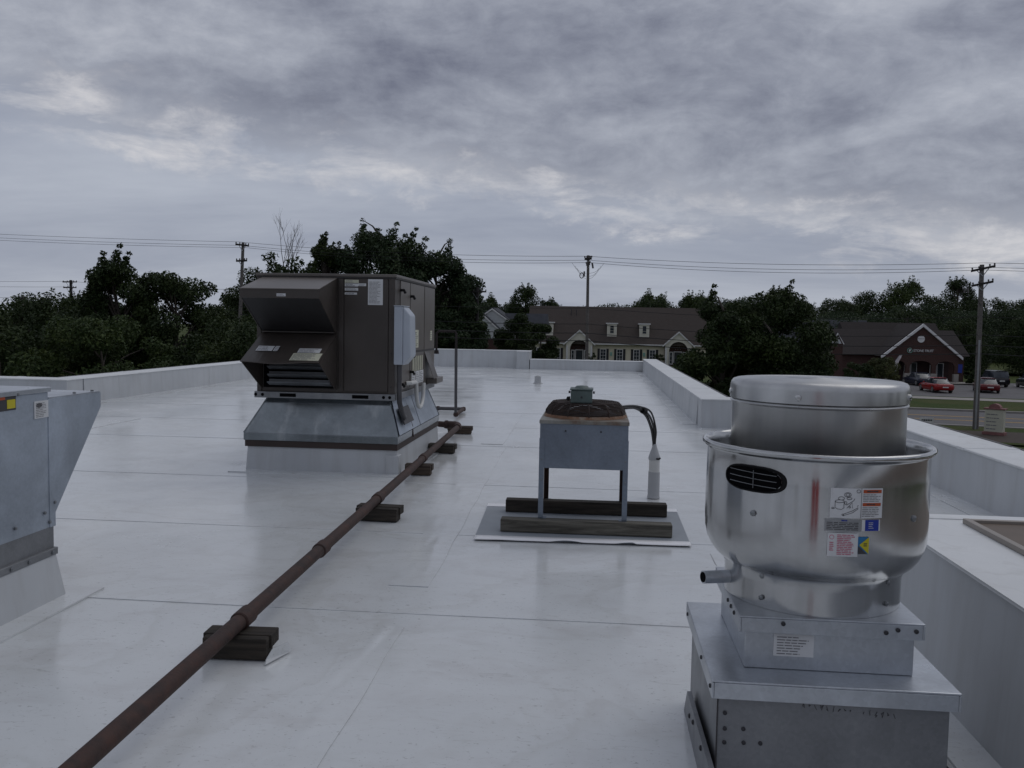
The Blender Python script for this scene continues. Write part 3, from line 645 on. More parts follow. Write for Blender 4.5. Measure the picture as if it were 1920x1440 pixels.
# ------------------------------------------------------------------ gas pipe on its wooden blocks
def support_block(loc, w, d, h, label, mat='timber_dark', rz=0.0):
    t = thing('pipe_block', (loc[0], loc[1], 0), label, 'wood block', 'wood blocks under the gas pipe')
    x, y = loc
    MB().box(x - w / 2, x + w / 2, y - d / 2, y + d / 2, 0.005, h).build('timber', mat, t, bevel=0.006)
    MB().box(x - w / 2 - 0.012, x + w / 2 + 0.008, y + d / 2 - 0.045, y + d / 2 + 0.05, h - 0.048, h + 0.004).build('timber', mat, t, bevel=0.004)
    t.rotation_euler.z = rz
    return t
def pipe_x(y): return -1.27 - 0.0312 * y
PZ = 0.123
blk = [(3.225, 'wood block nearest the camera under the rusty gas pipe', 'timber_dark', 0.25), (5.65, 'wood block under the gas pipe, second from the camera', 'timber_dark', 0.26),
       (7.45, 'wood block under the gas pipe at the front corner of the flared curb', 'timber_dark', 0.25), (8.78, 'wood block under the gas pipe, just before the last one', 'timber_dark', 0.25),
       (10.40, 'farthest wood block, under the elbow of the gas pipe', 'timber_dark', 0.28)]
for i, (y, lab, mt, w) in enumerate(blk): support_block((pipe_x(y) + (0.012, 0.03, -0.01, 0.0, -0.02)[i], y), w + (0, 0.02, -0.03, 0.01, 0)[i], (0.085, 0.10, 0.088, 0.08, 0.09)[i], (0.088, 0.090, 0.087, 0.089, 0.088)[i], lab, ('timber_dark', 'timber_dark', 'timber_brown', 'timber_dark', 'timber_brown')[i], (0.05, -0.06, 0.03, -0.05, 0.02)[i])
MB().prism([(-1.222, 3.15, 0.006), (-1.175, 3.30, 0.006), (-1.185, 3.29, 0.045), (-1.212, 3.20, 0.05), (-1.224, 3.165, 0.02)], (0.004, -0.002, 0.001)).build('membrane_scrap', 'membrane', None)
o = bpy.data.objects['membrane_scrap']; tag(o, 'torn curl of white membrane beside the nearest wood block', 'membrane scrap')
gp = thing('gas_pipe', (pipe_x(5), 5, 0), 'long rusty brown gas pipe lying across the white roof', 'pipe')
ys = [0.6, 3.0, 5, 7, 9, 10.02]
tube('pipe', 'rusty_pipe', gp, [(pipe_x(y), y, PZ) for y in ys], 0.031, 18)
for y in (3.32, 4.42, 5.78, 7.62): tube('coupling', 'rusty_pipe', gp, [(pipe_x(y - 0.055), y - 0.055, PZ), (pipe_x(y - 0.05), y - 0.05, PZ), (pipe_x(y + 0.05), y + 0.05, PZ), (pipe_x(y + 0.055), y + 0.055, PZ)], [0.033, 0.0385, 0.0385, 0.033], 18)
e = pipe_x(10.02)
tube('elbow', 'rusty_pipe', gp, [(e, 9.98, PZ), (e, 10.06, PZ + 0.003), (e - 0.015, 10.13, PZ + 0.008), (e - 0.06, 10.17, PZ + 0.012), (e - 0.15, 10.18, PZ + 0.012)], 0.042, 16)
tube('reducer', 'rusty_pipe', gp, [(e - 0.14, 10.18, PZ + 0.012), (e - 0.17, 10.18, PZ + 0.012), (e - 0.19, 10.18, PZ + 0.012), (e - 0.24, 10.17, PZ + 0.016), (e - 0.27, 10.17, PZ + 0.02)], [0.05, 0.05, 0.036, 0.036, 0.026], 14)
tube('branch', 'rusty_pipe', gp, [(e - 0.25, 10.17, PZ + 0.02), (e - 0.34, 10.15, PZ + 0.06), (e - 0.42, 10.1, PZ + 0.07), (e - 0.60, 9.9, PZ + 0.07), (e - 0.62, 9.45, PZ + 0.08)], 0.024, 12)

# thin vent pipe that climbs, turns over and points down
vp = thing('vent_pipe', (-1.95, 12.13, 0), 'thin grey vent pipe standing behind the air handler, bent over at the top', 'pipe')
tube('ground_run', 'pipe_grey', vp, [(-3.2, 13.05, 0.05), (-1.985, 13.02, 0.05)], 0.026, 10)
tube('ground_run', 'rusty_pipe', vp, [(-1.975, 13.03, 0.05), (-1.945, 12.16, 0.05)], 0.028, 10)
for p in ((-2.36, 13.04, 0.05), (-1.972, 13.02, 0.05), (-1.945, 12.14, 0.055)): MB().lathe(p[:2], [(0.001, p[2] - 0.036), (0.03, p[2] - 0.028), (0.037, p[2]), (0.03, p[2] + 0.028), (0.001, p[2] + 0.036)], 12).build('elbow', 'rusty_pipe', vp, smooth=True)
tube('riser', 'pipe_grey', vp, [(-1.945, 12.13, 0.06), (-1.952, 12.13, 0.98)], 0.021, 12)
tube('riser_top', 'pipe_dark', vp, [(-1.952, 12.13, 0.97), (-1.953, 12.13, 1.19), (-1.972, 12.13, 1.215), (-2.20, 12.13, 1.215), (-2.228, 12.13, 1.19), (-2.23, 12.13, 0.93)], 0.016, 12)
tube('drip_cap', 'pipe_dark', vp, [(-2.23, 12.13, 0.95), (-2.23, 12.13, 0.90)], [0.03, 0.038], 12)

# small plumbing vent far down the roof
pv = thing('roof_vent', (-1.34, 20.2, 0), 'small white pipe vent standing alone far down the roof', 'roof vent')
MB().lathe((-1.34, 20.2), [(0.12, 0.004), (0.085, 0.012), (0.075, 0.05), (0.073, 0.16), (0.06, 0.165), (0.055, 0.12)], 20).build('boot', 'pvc_boot', pv, smooth=True)
MB().lathe((-1.34, 20.2), [(0.056, 0.1), (0.056, 0.175), (0.045, 0.175), (0.045, 0.1)], 20).build('stack', 'pvc_white', pv, smooth=True)

# ------------------------------------------------------------------ condenser on two timbers and a grey pad
pad = thing('walkway_pad', (-0.07, 5.76, 0), 'grey rectangular membrane pad with white welded edges under the condenser', 'roof pad')
MB().prism([(-0.715, 5.235, 0.006), (0.588, 5.285, 0.006), (0.592, 6.285, 0.006), (-0.757, 6.245, 0.006)], (0, 0, 0.006)).build('sheet', 'pad_grey', pad)
m = MB(); V = []; n = 60
for i in range(n + 1):
    u = i / n; x = -0.718 + 1.309 * u; y = 5.215 + 0.05 * u
    w = 0.010 * max(0, math.sin(u * 21 - 1.2)) * (1 if 0.3 < u < 0.75 else 0.15)
    V += [(x, y - 0.004, 0.0125 + w), (x, y + 0.05, 0.0135 + 0.3 * w), (x, y + 0.095, 0.0135)]
m.add(V, [(3 * i + k, 3 * i + 3 + k, 3 * i + 4 + k, 3 * i + 1 + k) for i in range(n) for k in (0, 1)])
eo = m.build('weld_edge', 'pad_white', pad, smooth=True); sd = eo.modifiers.new('solid', 'SOLIDIFY'); sd.thickness = 0.003
MB().prism([(-0.757, 6.185, 0.0122), (0.592, 6.225, 0.0122), (0.594, 6.32, 0.0122), (-0.759, 6.28, 0.0122)], (0, 0, 0.003)).build('weld_edge', 'pad_white', pad)
def sleeper(x0, x1, y0, y1, h, rot, mat, label):
    o = MB().box(x0, x1, y0, y1, 0.014, 0.014 + h).build('timber_sleeper', mat, None, bevel=0.005); o.rotation_euler.z = rot
    return tag(o, label, 'timber', 'timbers under the condenser')
sleeper(-0.577, 0.490, 5.425, 5.515, 0.080, 0.012, 'timber_grey', 'front weathered grey timber under the condenser legs')
sleeper(-0.606, 0.504, 6.02, 6.11, 0.086, 0.012, 'timber_dark', 'rear dark timber under the condenser legs')
cu = thing('condenser', (-0.07, 5.8, 0.09), 'small grey box condenser on four legs with a rusty fan guard on top', 'condenser')
cx0, cx1, cy0, cy1, cz0, cz1 = -0.343, 0.208, 5.485, 6.115, 0.415, 0.708
box('housing', 'galvanised_blue', cu, cx0, cx1, cy0, cy1, cz0, cz1, 0.004)
tp = box('top_panel', 'top_tan', cu, cx0 - 0.004, cx1 + 0.004, cy0 - 0.004, cy1 + 0.004, cz1 + 0.0005, cz1 + 0.012, 0.003)
box('top_lip', 'top_tan', cu, cx0 - 0.005, cx1 + 0.005, cy0 - 0.0055, cy0 - 0.001, cz1 - 0.012, cz1 + 0.010, 0.002)
for x, y, sx, sy in ((cx0, cy0, 1, 1), (cx1, cy0, -1, 1), (cx0, cy1, 1, -1), (cx1, cy1, -1, -1)):
    m = MB(); a = 0.032; tk = 0.004; zt = 0.60; zb = 0.096; o_ = 0.003
    X = x - sx * o_; Y = y - sy * o_
    m.box(min(X, X + sx * a), max(X, X + sx * a), min(Y, Y + sy * tk), max(Y, Y + sy * tk), zb, zt)
    m.box(min(X, X + sx * tk), max(X, X + sx * tk), min(Y + sy * tk, Y + sy * 0.055), max(Y + sy * tk, Y + sy * 0.055), zb, zt)
    lg = m.build('leg', 'galvanised_blue' if sy > 0 else 'rusty_pipe', cu)
    box('foot', 'galvanised_blue', lg, min(X, X + sx * 0.05), max(X, X + sx * 0.05), min(Y - sy * 0.0, Y + sy * 0.05), max(Y, Y + sy * 0.05), zb - 0.002, zb + 0.003)
    for z in (0.24, 0.34, 0.47): screw(lg, (X + sx * 0.017, Y - 0.001 if sy > 0 else Y + 0.001, z), (0, -sy, 0), 0.005, 'screw_grey')
for x in (cx0 + 0.16, cx1 - 0.17): screw(cu, (x, cy0, cz1 - 0.055), (0, -1, 0), 0.006)
gc = (-0.065, 5.79); GR = 0.258
fs = MB().lathe(gc, [(0.205, cz1 + 0.013), (0.274, cz1 + 0.013), (0.262, cz1 + 0.03), (0.235, cz1 + 0.035), (0.232, cz1 + 0.01)], 48).build('fan_shroud', 'rust_stain', cu, smooth=True)
MB().lathe(gc, [(0.0, cz1 + 0.0125), (0.23, cz1 + 0.0125)], 40).build('fan_opening', 'black_hole', cu)
for i in range(4):
    a = i * math.pi / 2 + 0.4; c, s_ = math.cos(a), math.sin(a); p = lambda r, t, z: (gc[0] + r * c - t * s_, gc[1] + r * s_ + t * c, z)
    MB().prism([p(0.03, -0.03, cz1 + 0.022), p(0.205, -0.07, cz1 + 0.018), p(0.205, 0.06, cz1 + 0.040), p(0.03, 0.03, cz1 + 0.034)], (0, 0, 0.003)).build('fan_blade', 'galvanised_dull', cu)
m = MB()
H0, H1 = cz1 + 0.022, cz1 + 0.105
for k in range(11):
    f_ = k / 10; z = H0 + (H1 - H0) * f_; r = GR * (1 - 0.16 * f_ * f_); m.tube([(gc[0] + r * math.cos(i / 40 * 2 * math.pi), gc[1] + r * math.sin(i / 40 * 2 * math.pi), z) for i in range(41)], 0.0040, 5)
for k in range(1, 15):
    r = GR * 0.84 * (1 - k / 15.0) ; z = H1 + 0.006 * (k / 15)
    if r > 0.02: m.tube([(gc[0] + r * math.cos(i / 32 * 2 * math.pi), gc[1] + r * math.sin(i / 32 * 2 * math.pi), z) for i in range(33)], 0.0040, 5)
for k in range(12):
    a = k / 12 * 2 * math.pi + 0.1; m.tube([(gc[0] + r * math.cos(a), gc[1] + r * math.sin(a), z) for r, z in ((GR + 0.004, H0 - 0.01), (GR, H0 + 0.03), (GR * 0.93, H1 - 0.025), (GR * 0.84, H1), (0.05, H1 + 0.006))], 0.005, 5)
m.build('fan_guard', 'black_wire', cu, smooth=True)
# motor junction box on the guard
mb = box('motor_box', 'motor_green', cu, -0.160, -0.022, 5.60, 5.76, H1 + 0.005, H1 + 0.088, 0.008)
box('lid', 'motor_green', mb, -0.165, -0.017, 5.595, 5.765, H1 + 0.0885, H1 + 0.098, 0.003)
MB().lathe((-0.09, 5.68), [(0.0, H1 + 0.116), (0.035, H1 + 0.113), (0.05, H1 + 0.0985)], 20).build('motor_cap', 'motor_green', mb, smooth=True)
screw(mb, (-0.09, 5.60, H1 + 0.045), (0, -1, 0), 0.007)
for x in (-0.168, -0.013): MB().tube([(x - 0.006, 5.63, H1 + 0.075), (x + 0.006, 5.63, H1 + 0.075)], 0.008, 8).build('wing_screw', 'screw_dark', mb)
MB().tube([(-0.163, 5.64, H1 + 0.035), (-0.176, 5.64, H1 + 0.035), (-0.18, 5.64, H1 + 0.02)], 0.012, 8).build('cable_gland', 'black_rubber', mb, smooth=True)

# penetration pipe with the condenser's lines
sp = thing('line_stub', (0.46, 6.78, 0), 'white plastic pipe stub right of the condenser, black lines curving out of it', 'pipe stub')
MB().lathe((0.46, 6.78), [(0.050, 0.005), (0.0465, 0.012), (0.0450, 0.03), (0.044, 0.205), (0.042, 0.207)], 24).build('boot', 'pvc_boot', sp, smooth=True)
MB().lathe((0.46, 6.78), [(0.041, 0.15), (0.041, 0.312), (0.038, 0.315), (0.01, 0.315)], 24).build('pipe', 'pvc_white', sp, smooth=True)
MB().lathe((0.458, 6.78), [(0.044, 0.30), (0.045, 0.318), (0.036, 0.345), (0.018, 0.40), (0.014, 0.42), (0.004, 0.42)], 20).build('sealant_cone', 'pvc_boot', sp, smooth=True)
MB().tube([(0.47, 6.738, 0.312), (0.49, 6.742, 0.309), (0.501, 6.76, 0.314)], 0.007, 6).build('sealant_blob', 'black_rubber', sp, smooth=True)
def catmull(P_, n=8):
    P_ = [Vector(p) for p in P_]; P_ = [2 * P_[0] - P_[1]] + P_ + [2 * P_[-1] - P_[-2]]; out = []
    for i in range(1, len(P_) - 2):
        a, b, c, d = P_[i - 1:i + 3]
        for k in range(n):
            t_ = k / n; out.append(0.5 * ((2 * b) + (c - a) * t_ + (2 * a - 5 * b + 4 * c - d) * t_ ** 2 + (3 * b - a - 3 * c + d) * t_ ** 3))
    out.append(P_[-2]); return out
for k, (dx_, dz_, r_) in enumerate(((0.0, 0.0, 0.011), (0.022, 0.0, 0.009), (0.036, 0.012, 0.007))):
    o = tube('insulated_line', 'cable_black', sp, catmull([(0.10, 6.02, 0.745), (0.20, 6.1, 0.752 + dz_), (0.285 + dx_ * 0.6, 6.3, 0.735 + dz_), (0.37 + dx_, 6.52, 0.665 + dz_ * 2), (0.425 + dx_ * 0.9, 6.70, 0.545), (0.447 + dx_ * 0.4, 6.77, 0.45), (0.452 + dx_ * 0.2, 6.78, 0.40)]), r_, 8)
MB().tube([(0.335, 6.38, 0.712), (0.36, 6.41, 0.70)], 0.022, 8).build('cable_tie', 'black_rubber', sp, smooth=True)

# ------------------------------------------------------------------ grey intake unit at the left edge
A = thing('intake_unit', (-3.1, 3.2, 0), 'grey metal intake unit with a slanted hood at the left edge of the picture', 'air unit')
ux1 = -2.5
MB().frustum((-3.75, -2.455, 2.55, 3.85), -0.002, (-3.70, -2.487, 2.60, 3.826), 0.205).build('curb', 'membrane_wall', A, bevel=0.008)
box('curb_flashing', 'membrane', A, -2.47, -2.34, 2.5, 3.97, 0, 0.009); box('curb_flashing', 'membrane', A, -3.8, -2.47, 3.85, 3.97, 0, 0.009)
fb = box('termination_bar', 'galvanised_dull', A, -3.70, -2.483, 2.60, 3.832, 0.203, 0.236, 0.003)
for y in (2.9, 3.2, 3.5, 3.62, 3.79): screw(fb, (-2.483, y, 0.218), (1, 0, 0), 0.010, 'screw_grey')
box('curb_collar', 'galvanised_dull', A, -3.68, -2.50, 2.62, 3.825, 0.2355, 0.335)
bd = box('body', 'galvanised_light', A, -3.72, ux1, 2.58, 3.80, 0.333, 0.962, 0.003)
MB().box(-3.74, ux1 + 0.008, 2.56, 3.812, 0.9625, 0.985).build('top_cover', 'galvanised', A, bevel=0.003)
box('edge_fold', 'galvanised_light', A, ux1 - 0.03, ux1 + 0.004, 3.795, 3.838, 0.333, 0.93, 0.002)
hd = MB().prism([(ux1 + 0.002, 3.80, 0.930), (ux1 + 0.002, 4.226, 0.930), (ux1 + 0.002, 4.226, 0.858), (ux1 + 0.002, 3.84, 0.397), (ux1 + 0.002, 3.80, 0.397)], (-0.004, 0, 0)).build('hood_side', 'galvanised_light', A)
MB().prism([(-3.72, 3.80, 0.930), (-3.72, 4.226, 0.930), (-3.72, 4.226, 0.858), (-3.72, 3.84, 0.397), (-3.72, 3.80, 0.397)], (0.004, 0, 0)).build('hood_side', 'galvanised_light', A)
box('hood_top', 'galvanised', A, -3.722, ux1 - 0.003, 3.81, 4.228, 0.9302, 0.936)
box('hood_lip', 'galvanised_light', A, -3.715, ux1 - 0.003, 4.222, 4.228, 0.858, 0.930)
MB().prism([(-3.715, 4.22, 0.858), (ux1 - 0.003, 4.22, 0.858), (ux1 - 0.003, 3.84, 0.40), (-3.715, 3.84, 0.40)], (0, -0.006, 0)).build('bird_screen', 'mesh_filter', A)
for y, z in ((4.02, 0.94), (4.17, 0.94)): screw(A, (ux1 - 0.01, y, z), (0, 0, 1), 0.008, 'screw_grey')
for y, z in ((3.83, 0.445), (3.755, 0.41), (3.79, 0.36), (3.55, 0.385), (3.3, 0.40), (3.58, 0.968)): screw(A, (ux1 + 0.005, y, z), (1, 0, 0), 0.008, 'screw_grey')
l = label_on_side(A, 3.695, 3.795, 0.848, 0.926, ux1 + 0.0015, 'label_white', 9, seed=41)
m = MB(); cc = Vector((ux1 + 0.0048, 3.728, 0.907)); m.add([cc] + [cc + Vector((0, 0.022 * math.cos(i / 16 * 6.283), 0.011 * math.sin(i / 16 * 6.283))) for i in range(16)], [(0, i + 1, (i + 1) % 16 + 1) for i in range(16)]); m.build('emblem', 'ink', l)
wl_ = box('warning_label', 'ink', A, ux1, ux1 + 0.0025, 3.40, 3.572, 0.902, 0.966); box('warning_field', 'ink_yellow', wl_, ux1 + 0.0026, ux1 + 0.004, 3.513, 3.566, 0.910, 0.948); box('warning_band', 'ink_orange', wl_, ux1 + 0.0026, ux1 + 0.004, 3.41, 3.50, 0.95, 0.962)

# ------------------------------------------------------------------ low white box with a brown hatch on the right
hb = thing('roof_hatch', (2.05, 2.5, 0), 'low white curb box with a brown lidded hatch at the right edge', 'roof hatch')
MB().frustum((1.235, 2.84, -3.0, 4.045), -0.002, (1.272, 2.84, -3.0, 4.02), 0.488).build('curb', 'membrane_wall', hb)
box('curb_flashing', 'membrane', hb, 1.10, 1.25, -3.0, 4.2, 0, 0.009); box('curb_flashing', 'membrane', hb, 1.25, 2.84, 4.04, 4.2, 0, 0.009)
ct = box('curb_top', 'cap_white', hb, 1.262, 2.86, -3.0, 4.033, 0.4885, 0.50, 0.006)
box('membrane_lap', 'cap_white', ct, 1.262, 1.335, -3.0, 4.02, 0.5003, 0.504); box('membrane_lap', 'cap_white', ct, 1.34, 2.85, 3.93, 4.02, 0.5003, 0.504)
ld = box('lid', 'hatch_brown', hb, 1.585, 2.62, 0.3, 3.835, 0.5005, 0.508)
for q in ((1.562, 1.592, 0.28, 3.86), (2.62, 2.65, 0.28, 3.86)): box('lid_trim', 'hatch_trim', ld, *q, 0.5005, 0.522, 0.003)
for q in ((1.5925, 2.6195, 3.836, 3.862), (1.5925, 2.6195, 0.28, 0.31)): box('lid_trim', 'hatch_trim', ld, *q, 0.5005, 0.521, 0.003)

# ------------------------------------------------------------------ spun aluminium exhaust fan
FC = (0.667, 2.731)
fan = thing('exhaust_fan', (FC[0], FC[1], 0), 'large shiny spun aluminium exhaust fan with stickers on a metal duct curb', 'exhaust fan')
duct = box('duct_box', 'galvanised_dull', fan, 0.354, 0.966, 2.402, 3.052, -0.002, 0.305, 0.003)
for x0, x1, y0, y1 in ((0.326, 0.340, 2.30, 2.86), (0.98, 0.994, 2.30, 2.86)): MB().prism([(x0, y0, 0.0), (x0, y1 + 0.12, 0.0), (x0, y1 + 0.04, 0.10), (x0, y0 + 0.0, 0.13)], (x1 - x0, 0, 0)).build('side_flange', 'galvanised_dull', fan)
for y, z in ((2.80, 0.06), (2.70, 0.085), (2.50, 0.1)): screw(fan, (0.326, y, z), (-1, 0, 0), 0.008)
box('edge_strip', 'trim_dark', duct, 0.3515, 0.3545, 2.3995, 2.4025, 0.0, 0.298)
m = MB().box(0.334, 0.986, 2.380, 3.074, 0.343, 0.349)
lf = m.build('curb_flange', 'galvanised', fan, bevel=0.002)
for q in ((0.334, 0.340, 2.380, 3.074), (0.980, 0.986, 2.380, 3.074), (0.3405, 0.9795, 2.380, 2.386), (0.3405, 0.9795, 3.068, 3.074)): box('flange_skirt', 'galvanised', lf, *q, 0.298, 0.3425, 0.0015)
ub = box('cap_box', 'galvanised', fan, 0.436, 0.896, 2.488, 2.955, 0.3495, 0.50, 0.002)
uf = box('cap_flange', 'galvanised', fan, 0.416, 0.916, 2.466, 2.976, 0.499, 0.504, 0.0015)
for q in ((0.416, 0.421, 2.466, 2.976), (0.911, 0.916, 2.466, 2.976), (0.4215, 0.9105, 2.466, 2.471), (0.4215, 0.9105, 2.971, 2.976)): box('flange_skirt', 'galvanised', uf, *q, 0.458, 0.4985, 0.0012)
for x, z in ((0.535, 0.487), (0.812, 0.476), (0.843, 0.485), (0.892, 0.483)): screw(fan, (x, 2.466, z), (0, -1, 0), 0.0065)
for y in (2.56, 2.62, 2.68): screw(fan, (0.416, y, 0.482), (-1, 0, 0), 0.0065)
for y in (2.41, 2.62, 3.02): screw(fan, (0.334, y, 0.322), (-1, 0, 0), 0.0065)
for x, z in ((0.374, 0.251), (0.375, 0.207), (0.425, 0.209), (0.375, 0.168), (0.427, 0.17), (0.472, 0.171)): screw(fan, (x, 2.402, z), (0, -1, 0), 0.006)
label_on_front(fan, 0.515, 0.625, 0.388, 0.452, 2.488, 'label_white', 7, 'ink_grey', 55)
# pencilled scrawl on the duct
m = MB(); rr = random.Random(12)
for k in range(15):
    x = 0.585 + k * 0.0155 + (0.02 if k > 8 else 0); z = 0.290 - k * 0.0012
    pts = [(x + rr.uniform(-0.004, 0.004), 2.4012, z + rr.uniform(-0.014, 0.003)) for _ in range(4)]
    m.tube(pts, 0.0009, 4)
m.build('scrawl', 'ink', duct)
# bowl
BK = 0.976
bowl = MB().lathe(FC, [(r_ * (BK if r_ > 0.265 else 1.0), z_) for r_, z_ in [(0.2545, 0.5045), (0.2550, 0.545), (0.2553, 0.575), (0.2562, 0.588), (0.2600, 0.598), (0.2685, 0.606), (0.281, 0.616), (0.296, 0.629), (0.310, 0.648), (0.3205, 0.670), (0.3268, 0.698), (0.3290, 0.74), (0.3290, 0.80), (0.3280, 0.88), (0.3275, 0.945),
                        (0.331, 0.951), (0.338, 0.953), (0.3435, 0.959), (0.3430, 0.967), (0.336, 0.972), (0.328, 0.969), (0.3235, 0.960), (0.322, 0.945), (0.321, 0.86), (0.31, 0.835), (0.28, 0.825), (0.245, 0.825)]], 128).build('bowl', 'spun_aluminium', fan, smooth=True, autos=60)  # inner floor raised above its true depth to brighten the windband's reflection
MB().lathe(FC, [(0.2505, 0.66), (0.2505, 1.083), (0.2535, 1.086), (0.2560, 1.090), (0.2535, 1.0945), (0.2515, 1.0955)], 112).build('windband', 'spun_aluminium_dull', fan, smooth=True, autos=60)
capo = MB().lathe(FC, [(0.2520, 1.0965), (0.2565, 1.0985), (0.2565, 1.134), (0.2540, 1.146), (0.2480, 1.1535), (0.238, 1.157), (0.10, 1.162), (0.095, 1.160), (0.088, 1.163), (0.0, 1.165)], 112).build('cap', 'spun_aluminium_dull', fan, smooth=True, autos=50)
def on_bowl(deg, z, r=0.3285):
    a = R(deg); r = r * BK if r > 0.3 else r; return Vector((FC[0] + r * math.sin(a), FC[1] - r * math.cos(a), z)), Vector((math.sin(a), -math.cos(a), 0))
for d, z, r, s_ in ((-24.9, 1.117, 0.2565, 0.009), (62, 1.117, 0.2565, 0.009), (-88, 1.117, 0.2565, 0.009)):
    p, n_ = on_bowl(d, z, r); screw(capo, p, n_, s_, 'spun_aluminium')
for d, z in ((-43, 0.789), (41.2, 0.792)): p, n_ = on_bowl(d, z); screw(bowl, p, n_, 0.009, 'screw_grey')
for d, z in ((-43.9, 0.598), (-44.1, 0.5345), (39.8, 0.598), (39.8, 0.5365)): p, n_ = on_bowl(d, z, 0.2575); screw(bowl, p, n_, 0.0075, 'screw_grey')
def curved(name, mat, parent, d0, d1, z0, z1, lift, r=0.3290, n=10):
    m = MB(); V = []
    for i in range(n + 1):
        a = R(d0 + (d1 - d0) * i / n); rr_ = (r + lift) * BK; V += [(FC[0] + rr_ * math.sin(a), FC[1] - rr_ * math.cos(a), z) for z in (z0, z1)]
    m.add(V, [(2 * i, 2 * i + 2, 2 * i + 3, 2 * i + 1) for i in range(n)]); return m.build(name, mat, parent, smooth=True)
def curved_bars(mat, parent, d0, d1, z0, z1, rows, seed, lift=0.0016, fill=0.4, jit=True, r=0.3290):
    rr = random.Random(seed); m = MB()
    for i in range(rows):
        zc = z1 - (z1 - z0) * (i + 0.5) / rows; hh = (z1 - z0) / rows * fill / 2; x = d0; end = d1 if not jit else d0 + (d1 - d0) * rr.uniform(0.65, 1)
        while x < end:
            x2 = min(end, x + (d1 - d0) * rr.uniform(0.1, 0.35)); rr_ = (r + lift) * BK
            P_ = [(FC[0] + rr_ * math.sin(R(a)), FC[1] - rr_ * math.cos(R(a)), z) for a, z in ((x, zc - hh), ((x + x2) / 2, zc - hh), (x2, zc - hh), (x2, zc + hh), ((x + x2) / 2, zc + hh), (x, zc + hh))]
            m.add(P_, [(0, 1, 4, 5), (1, 2, 3, 4)]); x = x2 + (d1 - d0) * 0.035
    return m.build('print', mat, parent)
s1 = curved('sticker', 'label_white', bowl, -6.0, 19.4, 0.803, 0.884, 0.0008)
curved('warning_band', 'ink_orange', s1, 9.4, 18.7, 0.871, 0.880, 0.0014); curved('warning_band', 'ink_orange', s1, 9.2, 18.5, 0.836, 0.8445, 0.0014)
curved_bars('ink', s1, 11.2, 17.0, 0.873, 0.8785, 1, 2, 0.002, 0.6); curved_bars('ink', s1, 11.2, 17.0, 0.838, 0.8425, 1, 3, 0.002, 0.6)
curved_bars('ink_grey', s1, 9.3, 18.6, 0.847, 0.869, 5, 4); curved_bars('ink_grey', s1, 9.1, 18.4, 0.806, 0.834, 6, 5)
curved('rule', 'ink_grey', s1, 8.4, 8.7, 0.803, 0.884, 0.0014, n=1)
m = MB()                                       # exploded drawing of the fan parts, in thin line
def bl(pts, w=0.0007):
    m.tube([on_bowl(d, z, 0.3302)[0] for d, z in pts], w, 4)
ell = lambda d, z, a, b, n=14: [(d + a * math.cos(i / n * 6.283), z + b * math.sin(i / n * 6.283)) for i in range(n + 1)]
bl(ell(-1.6, 0.848, 2.1, 0.004)); bl([(-3.7, 0.848), (-3.7, 0.831), (-2.6, 0.827), (-0.8, 0.826), (0.4, 0.830), (0.4, 0.848)])
for d, z, a, b in ((-0.9, 0.856, 1.4, 0.0045), (2.0, 0.866, 1.6, 0.006), (2.0, 0.866, 0.9, 0.0035), (1.2, 0.844, 0.5, 0.004), (2.8, 0.856, 1.2, 0.003), (-4.6, 0.829, 0.6, 0.002), (0.0, 0.812, 0.4, 0.002), (7.1, 0.876, 0.9, 0.0045), (3.1, 0.833, 0.4, 0.0025)): bl(ell(d, z, a, b))
bl([(0.1, 0.813), (4.5, 0.823), (7.0, 0.832), (7.0, 0.828), (4.6, 0.818), (0.2, 0.809)]); bl([(1.5, 0.838), (4.8, 0.85), (5.4, 0.856)]); bl([(1.8, 0.83), (4.2, 0.845), (4.4, 0.83)]); bl([(6.6, 0.835), (7.2, 0.838)])
m.build('drawing', 'ink', s1)
s2 = curved('rating_plate', 'label_grey', bowl, -8.2, 9.0, 0.766, 0.7995, 0.0008); curved_bars('ink', s2, -7.2, 7.6, 0.769, 0.792, 5, 7, jit=False); curved_bars('ink_blue', s2, -0.5, 3.2, 0.7935, 0.7985, 1, 8, fill=0.7)
s3 = curved('sticker', 'label_white', bowl, 9.3, 18.6, 0.7685, 0.7985, 0.0008); curved('blue_field', 'ink_blue', s3, 10.9, 17.9, 0.7685, 0.7985, 0.0014); curved_bars('label_white', s3, 12.6, 15.4, 0.774, 0.793, 4, 9, 0.002, 0.3)
s4 = curved('sticker', 'label_white', bowl, -6.6, 7.7, 0.698, 0.762, 0.0018); curved_bars('ink_pink', s4, -2.2, 6.8, 0.702, 0.759, 12, 10, 0.0026, 0.5); curved_bars('ink_pink', s4, -5.6, -3.4, 0.712, 0.738, 5, 11, 0.0026, 0.5)
m = MB(); bl(ell(-4.6, 0.75, 1.0, 0.0055), 0.0012); m.build('mark', 'ink_pink', s4)
def tri(mat, pts, lift, par):
    return MB().add([on_bowl(d, z, 0.3290 + lift)[0] for d, z in pts], [tuple(range(len(pts)))]).build('colour_field', mat, par)
s5 = curved('sticker', 'ink_cyan', bowl, 7.8, 13.0, 0.706, 0.7525, 0.0018, n=4)
tri('ink_yellow', [(13.0, 0.752), (13.0, 0.706), (8.3, 0.731)], 0.0034, s5); tri('ink', [(7.8, 0.7285), (12.2, 0.706), (7.8, 0.706)], 0.0030, s5)
curved_bars('ink', s5, 10.4, 12.6, 0.726, 0.737, 2, 13, 0.0042, 0.5)
